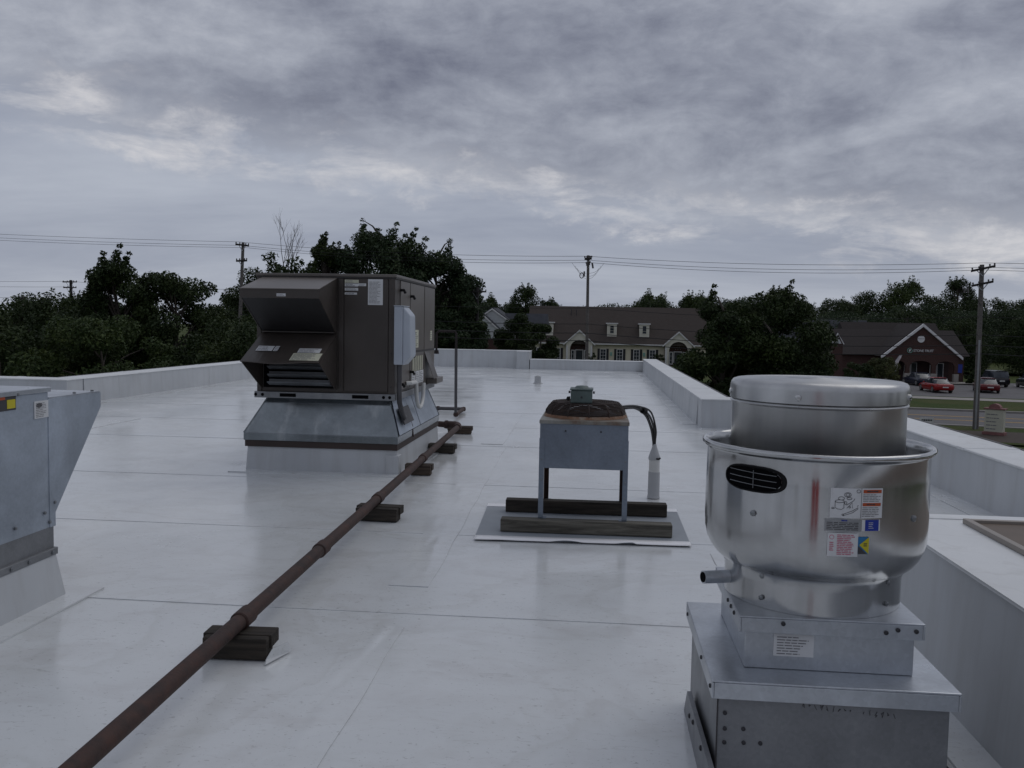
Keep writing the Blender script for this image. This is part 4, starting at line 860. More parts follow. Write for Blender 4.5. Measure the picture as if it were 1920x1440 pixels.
# oval grille
def oval(d, z, a, b, n=28, p=3.0):
    out = []
    for i in range(n):
        t_ = i / n * 2 * math.pi; c_, s_ = math.cos(t_), math.sin(t_)
        # stadium: straight top and bottom, round ends
        x = a * (1 if c_ > 0 else -1) * abs(c_) ** (2 / p); y = b * (1 if s_ > 0 else -1) * abs(s_) ** (2 / 2.4); out.append((d + x, z + y))
    return out
def ring(o, i, lo_, li_):
    m = MB(); n = len(o); A_ = [on_bowl(d, z, 0.3275 + lo_)[0] for d, z in o]; B_ = [on_bowl(d, z, 0.3275 + li_)[0] for d, z in i]
    return m.add(A_ + B_, [(k, (k + 1) % n, n + (k + 1) % n, n + k) for k in range(n)])
oz = 0.886; od = -44.3
O1, O2, O3 = oval(od, oz, 18.2, 0.0375), oval(od, oz, 17.6, 0.0352), oval(od - 0.4, oz, 16.2, 0.0310)
gasket = ring(O1, O2, 0.0015, 0.006).build('grille_gasket', 'black_rubber', bowl, smooth=True)
ring(O2, O3, 0.0055, 0.003).build('grille_flange', 'black_rubber', bowl, smooth=True)
ring(O3, oval(od - 0.4, oz, 15.8, 0.0298), 0.007, -0.006).build('grille_rim', 'spun_aluminium', bowl, smooth=True)
hole = MB(); rows_ = []
for i in range(13):
    d = od - 0.4 - 16.0 + 32.0 * i / 12; f_ = abs((d - od + 0.4) / 16.2); hz = 0.0308 * (max(0.0, 1 - f_ ** 3)) ** (1 / 2.4) if f_ < 1 else 0.0
    rows_.append((on_bowl(d, oz - max(hz, 0.001), 0.3302)[0], on_bowl(d, oz + max(hz, 0.001), 0.3302)[0]))
hole.add([p for r_ in rows_ for p in r_], [(2 * i, 2 * i + 2, 2 * i + 3, 2 * i + 1) for i in range(12)]).build('grille_opening', 'black_hole', bowl)
for z in (-0.016, 0.001, 0.018):
    MB().tube([on_bowl(od - 0.4 + 13.6 * s_, oz + z - 0.002 * s_, 0.3325)[0] for s_ in (-1, -0.5, 0, 0.5, 1)], 0.0011, 6).build('grille_bar', 'screw_grey', bowl, smooth=True)
MB().tube([on_bowl(od + 1.0, oz + z, 0.3335)[0] for z in (-0.025, 0.0, 0.025)], 0.0011, 6).build('grille_bar', 'screw_grey', bowl, smooth=True)
# drain spout on the left of the neck
tube('drain_spout', 'galvanised', fan, [(0.45, 2.70, 0.552), (0.335, 2.655, 0.556)], 0.0195, 20)
MB().tube([(0.336, 2.6554, 0.556), (0.3335, 2.6544, 0.5561)], 0.0155, 16).build('spout_mouth', 'black_hole', fan)
tube('spout_collar', 'spun_aluminium', fan, [(0.432, 2.692, 0.5525), (0.424, 2.689, 0.553)], 0.024, 20)
MB().prism([(0.385, 2.78, 0.565), (0.368, 2.77, 0.60), (0.39, 2.775, 0.56)], (0.002, -0.002, 0)).build('metal_tab', 'spun_aluminium', fan)
# ------------------------------------------------------------------ trees
def leaf_cloud(clumps, per, size, rs, flat=0.75):
    """rhombic leaf sprays spread through the shells of many small clumps"""
    P = []; 
    for (c, r), n in zip(clumps, per):
        d = rs.normal(size=(n, 3)); d /= np.linalg.norm(d, axis=1)[:, None] + 1e-9
        rad = r * (0.35 + 0.72 * rs.random(n) ** 0.55)
        q = np.array(c) + d * rad[:, None] * np.array([1, 1, flat]); P.append(np.hstack([q, d]))
    P = np.vstack(P); n = len(P); pos, out = P[:, :3], P[:, 3:]
    nrm = out * 0.55 + rs.normal(size=(n, 3)) * 0.75 + np.array([0, 0, 0.35]); nrm /= np.linalg.norm(nrm, axis=1)[:, None]
    t_ = rs.normal(size=(n, 3)); a = np.cross(nrm, t_); a /= np.linalg.norm(a, axis=1)[:, None] + 1e-9; b = np.cross(nrm, a)
    L = size * (0.45 + 1.25 * rs.random(n) ** 1.6)[:, None]; w = L * (0.34 + 0.22 * rs.random(n))[:, None]
    V = np.stack([pos - a * L, pos + b * w + nrm * L * 0.12, pos + a * L, pos - b * w + nrm * L * 0.12], 1).reshape(-1, 3)
    return V
def mesh_quads(name, V, mat):
    n = len(V) // 4; me = bpy.data.meshes.new(name)
    me.vertices.add(len(V)); me.vertices.foreach_set('co', V.astype(np.float32).ravel())
    me.loops.add(4 * n); me.loops.foreach_set('vertex_index', np.arange(4 * n, dtype=np.int32))
    me.polygons.add(n); me.polygons.foreach_set('loop_start', np.arange(0, 4 * n, 4, dtype=np.int32))
    me.update(calc_edges=True); me.materials.append(M(mat)); return me
def tree_meshes(h, w, seed, shape='round', leaves=9000, size=0.16, mat='leaf_dark', base=0.18, spiky=0.0, nclump=None, w2=None):
    """crown and trunk meshes of a tree h tall and w wide, foot at the origin"""
    rs = np.random.RandomState(seed); rr = random.Random(seed); clumps = []; leaves = int(leaves * 3.3); size *= 0.50
    N = nclump or int(28 + w * h * 0.55)
    def env(f):
        if shape == 'round': return math.sqrt(max(0.0, 1 - (abs(f - 0.42) / 0.62) ** 2.2))
        if shape == 'cone': return max(0.06, 1.02 - f) ** 0.75 * (0.75 + 0.25 * min(1, f * 6))
        if shape == 'column': return 0.82 * (1 - max(0, f - 0.55) ** 1.6 * 1.9) * (0.8 + 0.2 * min(1, f * 5))
        return 1.0 - 0.25 * f
    for i in range(N):
        f = rr.random() ** 0.85; e = env(f) * w / 2; a = rr.random() * 6.283; q = e * (0.45 + 0.55 * rr.random() ** 0.5)
        z = h * base + (h * (1 - base)) * f * 0.96; r = (0.10 + 0.10 * rr.random()) * min(w, h) * (0.75 + 0.25 * env(f))
        clumps.append(((q * math.cos(a), q * math.sin(a) * (w2 or 1), z - r * 0.3), r))
        if spiky and rr.random() < spiky:       # leading shoots that break the outline
            for k in range(3): clumps.append(((q * math.cos(a) * (1 + 0.06 * k) + 0.1 * k, q * math.sin(a) * (w2 or 1), z + r * (0.5 + 0.45 * k)), r * (0.38 - 0.09 * k)))
    wt = np.array([r ** 2 for _, r in clumps]); per = np.maximum(6, (wt / wt.sum() * leaves)).astype(int)
    crown = mesh_quads('crown', leaf_cloud(clumps, per, size, rs), mat)
    m = MB(); k = 0.02 * h + 0.05
    m.tube([(0, 0, -0.2), (0.02 * h * rr.uniform(-1, 1), 0.02 * h * rr.uniform(-1, 1), h * 0.3), (0.03 * h * rr.uniform(-1, 1), 0, h * 0.62), (0.03 * h * rr.uniform(-1, 1), 0, h * 0.88)], [k, k * 0.75, k * 0.4, k * 0.12], 8)
    for c, r in clumps[::3]:
        z0 = max(h * 0.15, c[2] - 0.3 * h * rr.random() - 0.1 * h); m.tube([(0, 0, z0), (c[0] * 0.55, c[1] * 0.55, (z0 + c[2]) / 2 + 0.03 * h), c], [k * 0.35, k * 0.2, k * 0.07], 5, False)
    tm = bpy.data.meshes.new('trunk'); tm.from_pydata(m.v, [], m.f); tm.update(); tm.materials.append(M('bark'))
    return crown, tm
def plant_tree(name, label, x, y, meshes, s=1.0, rz=0.0, group=None, cat='tree', z=GZ, sz=None):
    t = thing(name, (x, y, z), label, cat, group); t.rotation_euler.z = rz; t.scale = (s, s, sz or s)
    for nm, me in zip(('crown', 'trunk'), meshes):
        o = bpy.data.objects.new(nm, me); COL.objects.link(o); o.parent = t
    return t
# left mass, in front of everything on that side
plant_tree('tree', 'tall ragged tree at the left, its thin top shoots above the rest', -25.5, 45, tree_meshes(8.9, 4.6, 11, 'column', 15000, 0.17, 'leaf_dark', 0.12, 0.5))
plant_tree('tree', 'rounder dark tree just right of the tall ragged one at the left', -23.1, 46.5, tree_meshes(8.4, 5.6, 12, 'round', 17000, 0.17, 'leaf_dark', 0.1, 0.15))
plant_tree('tree', 'broad dark tree at the left picture edge behind the intake unit', -28.8, 40, tree_meshes(6.4, 8.5, 13, 'round', 17000, 0.16, 'leaf_dark', 0.05))
plant_tree('tree', 'dark tree at the left picture edge, behind the broad one', -31.5, 48, tree_meshes(7.0, 7.0, 17, 'round', 13000, 0.17, 'leaf_dark', 0.05, 0.1))
plant_tree('tree', 'dark tree between the left edge and the ragged tree', -27.8, 47, tree_meshes(6.9, 5.5, 19, 'round', 11000, 0.17, 'leaf_dark', 0.05, 0.1))
plant_tree('tree', 'low spreading tree in the left thicket below the ragged tree', -22.5, 38, tree_meshes(5.6, 8.0, 14, 'round', 15000, 0.15, 'leaf_mid', 0.04))
plant_tree('tree', 'dark bushy tree between the rounder left tree and the left pole', -16.6, 41, tree_meshes(6.0, 7.0, 15, 'round', 14000, 0.15, 'leaf_dark', 0.04))
plant_tree('tree', 'small green tree at the foot of the left utility pole', -19.5, 52, tree_meshes(6.4, 6.0, 16, 'round', 12000, 0.17, 'leaf_mid', 0.05))
plant_tree('tree', 'low dark tree filling the gap beside the air handler hoods', -13.6, 40, tree_meshes(4.6, 5.5, 18, 'round', 9000, 0.15, 'leaf_dark', 0.02))
for i, (x, y, h, w) in enumerate(((-19.0, 28.5, 3.2, 2.8), (-17.6, 28.8, 3.5, 2.4), (-16.2, 29.5, 3.4, 3.2), (-20.6, 28.0, 3.0, 2.8))):
    plant_tree('shrub', 'olive shrub poking up behind the far left parapet', x, y, tree_meshes(h, w, 70 + i, 'round', 3500, 0.09, 'leaf_olive', 0.05, 0.2), group='olive shrubs behind the left parapet', cat='shrub')
# group behind the air handler
plant_tree('tree', 'tall leafy tree with feathery shoots right behind the air handler', -18.2, 74, tree_meshes(13.7, 8.0, 21, 'round', 26000, 0.24, 'leaf_blue', 0.08, 0.6))
plant_tree('tree', 'broad tree leaning right of the feathery one behind the air handler', -13.9, 76, tree_meshes(12.0, 7.2, 22, 'round', 24000, 0.24, 'leaf_blue', 0.08, 0.55))
plant_tree('tree', 'mid green tree with two upright tufts left of the feathery tree', -22.9, 73, tree_meshes(12.3, 5.4, 23, 'column', 18000, 0.22, 'leaf_dark', 0.08, 0.55))
plant_tree('tree', 'rounded tree directly behind the left utility pole', -28.6, 76, tree_meshes(10.6, 8.5, 24, 'round', 18000, 0.22, 'leaf_dark', 0.06))
plant_tree('tree', 'lower tree at the right foot of the group behind the air handler', -11.8, 74, tree_meshes(8.6, 4.4, 25, 'round', 15000, 0.22, 'leaf_blue', 0.05, 0.2))
plant_tree('tree', 'thin pale tree right of the group, in front of the white gabled house', -15.6, 100, tree_meshes(11.0, 4.6, 26, 'round', 5000, 0.22, 'leaf_blue', 0.2, 0.3))
# bare snag
sn = thing('dead_tree', (-27.6, 76, GZ), 'bare dead treetop with thin twigs rising above the trees beside the left pole', 'tree')
m = MB(); rr = random.Random(5)
def limb(p, d, l, r, k):
    q = p + d * l; mid_ = p + d * l * 0.5 + Vector((rr.uniform(-1, 1), rr.uniform(-1, 1), 0)) * l * 0.05
    m.tube([p, mid_, q], [r, r * 0.75, r * 0.5], 5, False)
    if k > 0:
        for _ in range(3 if k > 1 else 4):
            nd = (d + Vector((rr.uniform(-0.5, 0.5), rr.uniform(-0.5, 0.5), rr.uniform(-0.1, 0.35)))).normalized()
            limb(p + d * l * rr.uniform(0.45, 1.0), nd, l * rr.uniform(0.4, 0.65), r * 0.5, k - 1)
limb(Vector((-27.6, 76, GZ - 0.1)), Vector((0, 0, 1)), 8.0, 0.16, 0)
for a_ in (-0.10, 0.05, 0.16): limb(Vector((-27.6, 76, GZ + 7.6)), Vector((a_, 0.05, 1)).normalized(), 4.2, 0.055, 3)
m.build('trunk', 'pole_wood', sn)
me = mesh_quads('crown', leaf_cloud([((-1.4, 0, 11.3), 0.7), ((-1.0, 0, 10.4), 0.7), ((0.9, 0, 10.8), 0.8), ((-0.2, 0, 9.9), 0.9), ((1.2, 0, 10.0), 0.6)], [130, 130, 160, 240, 120], 0.17, np.random.RandomState(9)), 'leaf_dark')
o = bpy.data.objects.new('crown', me); COL.objects.link(o); o.parent = sn
# in front of the cream building and on the right
plant_tree('tree', 'dark tree in front of the right end of the white gabled house', -7.9, 88, tree_meshes(7.0, 4.4, 31, 'round', 9000, 0.2, 'leaf_dark', 0.05))
plant_tree('tree', 'dark conical tree hiding the left dormer of the cream building', -5.2, 82, tree_meshes(6.0, 3.6, 32, 'round', 9000, 0.18, 'leaf_dark', 0.04, 0.1))
plant_tree('tree', 'big dark rounded tree to the right of the cream building', 9.0, 46.5, tree_meshes(7.7, 5.7, 33, 'round', 24000, 0.15, 'leaf_dark', 0.03, 0.35))
plant_tree('tree', 'left lobe of the dark tree mass right of the cream building', 6.35, 45.5, tree_meshes(7.2, 4.2, 34, 'round', 13000, 0.15, 'leaf_dark', 0.03, 0.25))
plant_tree('tree', 'lower dark tree in front of the shop roof, beside the big rounded tree', 11.9, 53, tree_meshes(5.4, 3.2, 35, 'round', 9000, 0.16, 'leaf_dark', 0.03))
for i, (x, y, h, w) in enumerate(((29.0, 93, 3.2, 3.6), (26.4, 92, 2.6, 3.4), (42.6, 103.2, 1.6, 2.4))):
    plant_tree('shrub', ('brownish bush left of the brick shop porch', 'low bush beside the small white porch gable', 'dark round bush right of the shop porch')[i], x, y, tree_meshes(h, w, 90 + i, 'round', 4000, 0.14, 'leaf_dark' if i else 'leaf_olive', 0.02), cat='shrub')
# far tree lines share a few crowns
FAR = [tree_meshes(11, 9.5, 41, 'round', 7000, 0.30, 'leaf_dark', 0.05, 0.1), tree_meshes(12.5, 8, 42, 'round', 7000, 0.30, 'leaf_mid', 0.05, 0.2), tree_meshes(10, 11, 43, 'round', 7000, 0.32, 'leaf_blue', 0.05), tree_meshes(13, 7, 44, 'column', 6000, 0.30, 'leaf_dark', 0.05, 0.4)]
def line(n, x0, x1, y0, y1, s0, s1, seed, label, group, rise=0.0):
    rr = random.Random(seed)
    for i in range(n):
        x = x0 + (x1 - x0) * (i + 0.5 + rr.uniform(-0.3, 0.3)) / n; y = rr.uniform(y0, y1); s = rr.uniform(s0, s1)
        plant_tree('far_tree', label, x, y, FAR[rr.choice((0, 0, 1, 2, 2, 3))], s, rr.uniform(0, 6), group, z=GZ + rise * rr.uniform(0.3, 1))
line(52, -56, 38, 162, 192, 0.78, 1.06, 1, 'distant tree behind the long cream building', 'trees behind the cream building')
line(9, 26, 66, 128, 140, 0.66, 0.86, 9, 'dark tree directly behind the brick shop', 'trees behind the brick shop')
line(22, 25, 145, 172, 195, 0.92, 1.16, 2, 'forest tree on the rise behind the brick shop', 'forest trees on the right')
line(22, 30, 160, 205, 230, 1.05, 1.35, 3, 'forest tree on the rise behind the brick shop', 'forest trees on the right', 2.5)
line(18, -112, -40, 100, 118, 0.58, 0.74, 4, 'distant tree along the left horizon', 'trees along the left horizon')
line(9, -62, -22, 66, 84, 0.50, 0.68, 5, 'mid distance tree behind the left thicket', 'trees behind the left thicket')
line(14, -60, 60, -60, -45, 0.8, 1.1, 6, 'tree behind the photographer, seen only mirrored in the metal fan', 'trees mirrored in the fan')
line(10, 45, 60, -45, 60, 0.8, 1.1, 7, 'tree across the street to the right, seen mirrored in the metal fan', 'trees mirrored in the fan')

# ------------------------------------------------------------------ buildings
def gable_prism(m, x0, x1, zE, zA, y, d):     # triangle in the xz plane pushed back along y
    return m.prism([(x0, y, zE), (x1, y, zE), ((x0 + x1) / 2, y, zA)], (0, d, 0))
def window_(parent, x0, x1, z0, z1, y, frame='white_trim', pane='glass_dark', nx=2, nz=3, fw_=0.09, shutters=0.0):
    f = MB(); f.box(x0, x0 + fw_, y - 0.05, y + 0.03, z0, z1).box(x1 - fw_, x1, y - 0.05, y + 0.03, z0, z1).box(x0 + fw_, x1 - fw_, y - 0.05, y + 0.03, z1 - fw_, z1).box(x0 + fw_, x1 - fw_, y - 0.05, y + 0.03, z0, z0 + fw_)
    for i in range(1, nz): z = z0 + (z1 - z0) * i / nz; f.box(x0 + fw_, x1 - fw_, y - 0.03, y + 0.02, z - 0.02, z + 0.02)
    for i in range(1, nx): x = x0 + (x1 - x0) * i / nx; f.box(x - 0.02, x + 0.02, y - 0.032, y + 0.02, z0 + fw_, z1 - fw_)
    w = f.build('window', frame, parent); box('pane', pane, w, x0 + 0.02, x1 - 0.02, y + 0.0, y + 0.028, z0 + 0.02, z1 - 0.02)
    if shutters:
        for a, b in ((x0 - shutters - 0.03, x0 - 0.03), (x1 + 0.03, x1 + shutters + 0.03)): box('shutter', 'shutter_dark', w, a, b, y - 0.06, y + 0.02, z0 - 0.03, z1 + 0.03)
    return w
def door_(parent, x0, x1, z0, z1, y, frame='white_trim'):
    f = MB().box(x0, x0 + 0.1, y - 0.06, y + 0.03, z0, z1).box(x1 - 0.1, x1, y - 0.06, y + 0.03, z0, z1).box(x0 + 0.1, x1 - 0.1, y - 0.06, y + 0.03, z1 - 0.1, z1)
    d = f.build('door', frame, parent); box('leaf', 'shutter_dark', d, x0 + 0.1, x1 - 0.1, y - 0.02, y + 0.02, z0, z1 - 0.1); box('pane', 'glass_dark', d, x0 + 0.25, x1 - 0.25, y - 0.03, y - 0.021, z0 + 0.3, z1 - 0.35); return d
def arch_wall(m, x0, x1, z0, z1, cx, r, zs, y, d, apex=None):
    """wall with an arched opening (centre cx, radius r, springing zs); with apex the top is a gable"""
    n = 14; A = [(cx - r, z0), (cx - r, zs)] + [(cx + r * math.cos(math.pi - math.pi * i / n), zs + r * math.sin(math.pi * i / n)) for i in range(1, n)] + [(cx + r, zs), (cx + r, z0)]
    top = lambda x: z1 if apex is None else z1 + (apex - z1) * (1 - abs(x - (x0 + x1) / 2) / ((x1 - x0) / 2))
    xs = [p[0] for p in A]
    m.prism([(x0, y, z0), (cx - r, y, z0), (cx - r, y, top(cx - r)), (x0, y, top(x0))], (0, d, 0)); m.prism([(cx + r, y, z0), (x1, y, z0), (x1, y, top(x1)), (cx + r, y, top(cx + r))], (0, d, 0))
    for (xa, za), (xb, zb) in zip(A[1:-2], A[2:-1]): m.prism([(xa, y, za), (xb, y, zb), (xb, y, top(xb)), (xa, y, top(xa))], (0, d, 0))
    return m
# long cream building
B = thing('cream_building', (2.5, 143, GZ), 'long cream building with brown shingle roof, dormers and two arched porches', 'building')
BY = 137.0; EZ = -1.12
box('wall', 'cream_wall', B, -10.5, 16.6, BY + 0.25, BY + 12, GZ, EZ + 0.05)
rf = MB().prism([(-11.0, BY - 0.35, EZ - 0.05), (-11.0, BY + 6.2, 4.72), (-11.0, BY + 12.6, EZ - 0.05)], (28.0, 0, 0)).build('roof', 'shingle_brown', B)
box('gutter', 'white_trim', rf, -11.0, 17.0, BY - 0.50, BY - 0.352, EZ - 0.13, EZ + 0.03)
tube('roof_vent_pipe', 'trim_dark', rf, [(-4.2, BY + 4.6, 3.2), (-4.2, BY + 4.6, 4.3)], 0.07, 6); tube('roof_vent_pipe', 'trim_dark', rf, [(-3.4, BY + 4.6, 3.2), (-3.4, BY + 4.6, 4.2)], 0.07, 6)
for x0 in (-8.42, 1.50, 6.50):
    d = box('dormer', 'cream_trim', B, x0, x0 + 1.5, BY + 0.9, BY + 5.0, 0.02, 1.94)
    box('dormer_cap', 'white_trim', d, x0 - 0.18, x0 + 1.68, BY + 0.7, BY + 5.2, 1.945, 2.12)
    w = window_(d, x0 + 0.38, x0 + 1.12, 0.45, 1.80, BY + 0.86, 'cream_trim', nx=1, nz=3)
def porch(cx, lights):
    p = MB(); arch_wall(p, cx - 2.02, cx + 2.02, GZ, EZ - 0.05, cx, 1.42, -2.02, BY - 1.2, 0.3, apex=0.80); pw = p.build('porch', 'cream_trim', B)
    gable = MB().prism([(cx - 2.45, BY - 1.45, EZ - 0.35), (cx, BY - 1.45, 0.74), (cx + 2.45, BY - 1.45, EZ - 0.35), (cx + 2.45, BY - 1.45, EZ - 0.12), (cx, BY - 1.45, 0.98), (cx - 2.45, BY - 1.45, EZ - 0.12)], (0, 0.24, 0)).build('verge_board', 'white_trim', pw)
    MB().prism([(cx - 2.4, BY - 0.88, EZ - 0.10), (cx, BY - 0.88, 0.97), (cx + 2.4, BY - 0.88, EZ - 0.10)], (0, 3.2, 0)).build('porch_roof', 'shingle_brown', pw)
    box('porch_back', 'brick', pw, cx - 2.0, cx + 2.0, BY + 0.05, BY + 0.24, GZ, EZ + 0.2)
    for x in (cx - 2.0, cx + 1.74): box('porch_column', 'white_trim', pw, x, x + 0.26, BY - 1.26, BY - 1.21, GZ, EZ - 0.4)
    door_(pw, cx - 0.62, cx + 0.62, GZ + 0.1, -2.1, BY); window_(pw, cx - 1.28, cx - 0.72, GZ + 0.2, -2.15, BY, nx=1, nz=3, fw_=0.12); window_(pw, cx + 0.72, cx + 1.28, GZ + 0.2, -2.15, BY, nx=1, nz=3, fw_=0.12)
    m = MB(); n = 12
    for i in range(n):
        a0, a1 = math.pi * i / n, math.pi * (i + 1) / n; m.prism([(cx + r * math.cos(a), BY - 0.02, -2.05 + r * 0.55 * math.sin(a)) for r, a in ((0.62, a0), (0.62, a1), (0.72, a1), (0.72, a0))], (0, 0.04, 0))
    m.build('fanlight', 'glass_dark', pw)
    if lights:
        for dx_, dz_ in ((-0.35, 0), (0, 0), (0.35, 0), (-0.12, 0.35), (0.2, 0.35)): MB().lathe((cx + dx_, BY - 0.25), [(0, -1.75 + dz_ - 0.08), (0.08, -1.75 + dz_), (0, -1.75 + dz_ + 0.08)], 8).build('hanging_lantern', 'hatch_trim', pw)
porch(-2.72, False); porch(12.35, True)
for x0 in (-9.4, -6.6, 0.48, 3.05, 5.62, 8.05): window_(B, x0, x0 + 0.95, -3.95, -1.92, BY + 0.22, nx=2, nz=4, shutters=0.36)
for x0 in (-0.02 + 2.05, 7.10): box('utility_box', 'sign_mint', B, x0, x0 + 0.32, BY + 0.08, BY + 0.25, -2.95, -2.4)
for x0 in (-0.7, 9.4): plant_tree('shrub', ('dark bush beside the left arched porch', 'dark bush beside the right arched porch')[x0 > 0], x0, BY - 1.0, tree_meshes(1.9, 1.7, 95 + int(x0), 'round', 900, 0.14, 'leaf_dark', 0.02), cat='shrub')
# white gabled house
Hh = thing('gabled_house', (-15, 114, GZ), 'white gabled house with a brick ground floor and blue grey roof', 'house')
HY = 110.0
box('brick_wall', 'brick', Hh, -20.0, -9.2, HY + 0.1, HY + 9, GZ, -0.3)
m = gable_prism(MB(), -15.8, -10.95, 1.60, 3.30, HY + 1.5, 7); m.build('upper_gable', 'siding_white', Hh); box('upper_wall', 'siding_white', Hh, -15.8, -10.95, HY + 1.5, HY + 8.5, -0.3, 1.599)
m = gable_prism(MB(), -17.6, -11.25, -0.25, 2.55, HY, 4); m.build('lower_gable', 'siding_white', Hh)
for i in range(7):                             # lap boards on the gable
    z = -0.2 + i * 0.36; hw = 3.17 * (1 - (z + 0.25) / 2.8) - 0.15
    if hw > 0.2: MB().box(-14.42 - hw, -14.42 + hw, HY - 0.03, HY, z, z + 0.30).build('siding_board', 'siding_white', Hh)
for i in range(4):
    z = 1.65 + i * 0.36; hw = 2.42 * (1 - (z - 1.6) / 1.7) - 0.12
    if hw > 0.2: MB().box(-13.37 - hw, -13.37 + hw, HY + 1.47, HY + 1.5, z, z + 0.30).build('siding_board', 'siding_white', Hh)
for cx_, hw, ze, za, y in ((-13.37, 2.75, 1.42, 3.36, HY + 1.3), (-14.42, 3.5, -0.5, 2.62, HY - 0.2)):
    MB().prism([(cx_ - hw, y, ze), (cx_, y, za), (cx_ + hw, y, ze), (cx_ + hw, y, ze + 0.2), (cx_, y, za + 0.2), (cx_ - hw, y, ze + 0.2)], (0, 0.2, 0)).build('verge_board', 'white_trim', Hh)
    MB().prism([(cx_ - hw, y + 0.2, ze + 0.21), (cx_, y + 0.2, za + 0.21), (cx_ + hw, y + 0.2, ze + 0.21), (cx_ + hw, y + 0.2, ze + 0.33), (cx_, y + 0.2, za + 0.33), (cx_ - hw, y + 0.2, ze + 0.33)], (0, 3.4 if y < HY else 8, 0)).build('roof', 'shingle_blue', Hh)
MB().prism([(-12.0, HY + 1.2, 0.4), (-12.0, HY + 4.5, 3.0), (-12.0, HY + 9, 0.4)], (5.6, 0, 0)).build('side_roof', 'shingle_blue', Hh)
box('downpipe', 'white_trim', Hh, -11.1, -10.98, HY - 0.05, HY + 0.05, GZ, -0.4); box('downpipe', 'white_trim', Hh, -15.4, -15.3, HY - 0.05, HY + 0.05, GZ, -0.4)
# brick shop with a gabled porch
S = thing('brick_shop', (36, 110, GZ), 'brown brick shop with a white edged gable, round window and lit lettering', 'shop')
SY = 105.0; cx = 37.05
p = MB()
n = 12
def pier_arch(m, xs, xe, zs, rise, ztop):
    m_ = n
    for i in range(m_):
        a, b = xs + (xe - xs) * i / m_, xs + (xe - xs) * (i + 1) / m_; fa = lambda x: zs + rise * math.sqrt(max(0, 1 - ((x - (xs + xe) / 2) / ((xe - xs) / 2)) ** 2))
        m.prism([(a, SY, fa(a)), (b, SY, fa(b)), (b, SY, ztop), (a, SY, ztop)], (0, 0.35, 0))
for a, b in ((33.15, 33.45), (35.35, 35.85), (38.25, 38.75), (40.75, 41.15)): p.box(a, b, SY, SY + 0.35, GZ + 0.1, -1.36)
for a, b in ((33.45, 35.35), (35.85, 38.25), (38.75, 40.75)): pier_arch(p, a, b, -2.35, 0.55, -1.36)
p.prism([(33.15, SY, -1.359), (41.15, SY, -1.359), (cx, SY, 2.02)], (0, 0.35, 0))
pw = p.build('porch', 'brick', S)
for a, b in ((35.25, 35.95), (38.15, 38.85), (33.05, 33.5), (40.7, 41.25)): box('pier_base', 'concrete', pw, a, b, SY - 0.06, SY + 0.42, GZ + 0.1, -3.25, 0.03)
MB().prism([(32.55, SY - 0.3, -1.62), (cx, SY - 0.3, 2.12), (41.55, SY - 0.3, -1.62), (41.55, SY - 0.3, -1.32), (cx, SY - 0.3, 2.45), (32.55, SY - 0.3, -1.32)], (0, 0.28, 0)).build('verge_board', 'white_trim', S)
MB().prism([(32.5, SY + 0.36, -1.33), (cx, SY + 0.36, 2.44), (41.6, SY + 0.36, -1.33)], (0, 8.5, 0)).build('porch_roof', 'shingle', S)
MB().lathe((0, 0), [(0, 0), (0.42, 0), (0.42, 0.06), (0, 0.06)], 24)
m = MB(); ringp = [(36.93 + 0.40 * math.cos(i / 24 * 6.283), SY - 0.05, 0.69 + 0.40 * math.sin(i / 24 * 6.283)) for i in range(24)]; m.prism(ringp, (0, 0.04, 0)); rw = m.build('round_window', 'white_trim', S)
box('window_bar', 'trim_dark', rw, 36.55, 37.31, SY - 0.06, SY - 0.052, 0.70, 0.74)
box('porch_back', 'dark_recess', S, 33.2, 41.1, SY + 2.6, SY + 2.8, GZ + 0.1, -1.4)
for a, b in ((33.55, 34.45), (34.5, 35.2), (36.05, 36.75), (36.8, 37.5), (38.95, 39.7), (39.75, 40.5)): window_(S, a, b, -4.0, -2.1, SY + 2.55, nx=1, nz=1, fw_=0.06)
box('main_wall', 'brick', S, 28.6, 42.9, SY + 2.85, SY + 12, GZ, -1.2)
MB().prism([(28.0, SY + 2.2, -1.25), (28.0, SY + 7.5, 1.75), (28.0, SY + 12.6, -1.25)], (15.3, 0, 0)).build('main_roof', 'shingle', S)
MB().prism([(30.2, SY + 5.0, -0.2), (30.2, SY + 9.0, 2.62), (30.2, SY + 13, -0.2)], (11.5, 0, 0)).build('upper_roof', 'shingle', S)
box('blue_notice', 'ink_blue', S, 42.0, 42.7, SY + 2.75, SY + 2.84, -3.2, -2.2)
sgn = text_mesh('lettering', 'STONE FRUIT', 0.40, 0.03, 'white_trim', S, (36.12, SY - 0.07, -0.78))
sgn.scale = (0.92, 1, 1)
m = MB(); c0 = Vector((35.75, SY - 0.05, -0.63))
m.tube([c0 + Vector((0.27 * math.cos(i / 20 * 5.6 + 1.0), 0, 0.27 * math.sin(i / 20 * 5.6 + 1.0))) for i in range(21)], 0.035, 5)
m.build('emblem_ring', 'sign_mint', S)
MB().prism([(35.62, SY - 0.06, -0.60), (35.72, SY - 0.06, -0.82), (35.86, SY - 0.06, -0.56), (35.94, SY - 0.06, -0.5), (35.70, SY - 0.06, -0.5)], (0, 0.04, 0)).build('emblem_leaf', 'white_trim', S)
MB().tube([(35.7, SY - 0.06, -0.58), (35.80, SY - 0.06, -0.52), (35.88, SY - 0.06, -0.42)], 0.03, 5).build('emblem_stem', 'sign_mint', S)
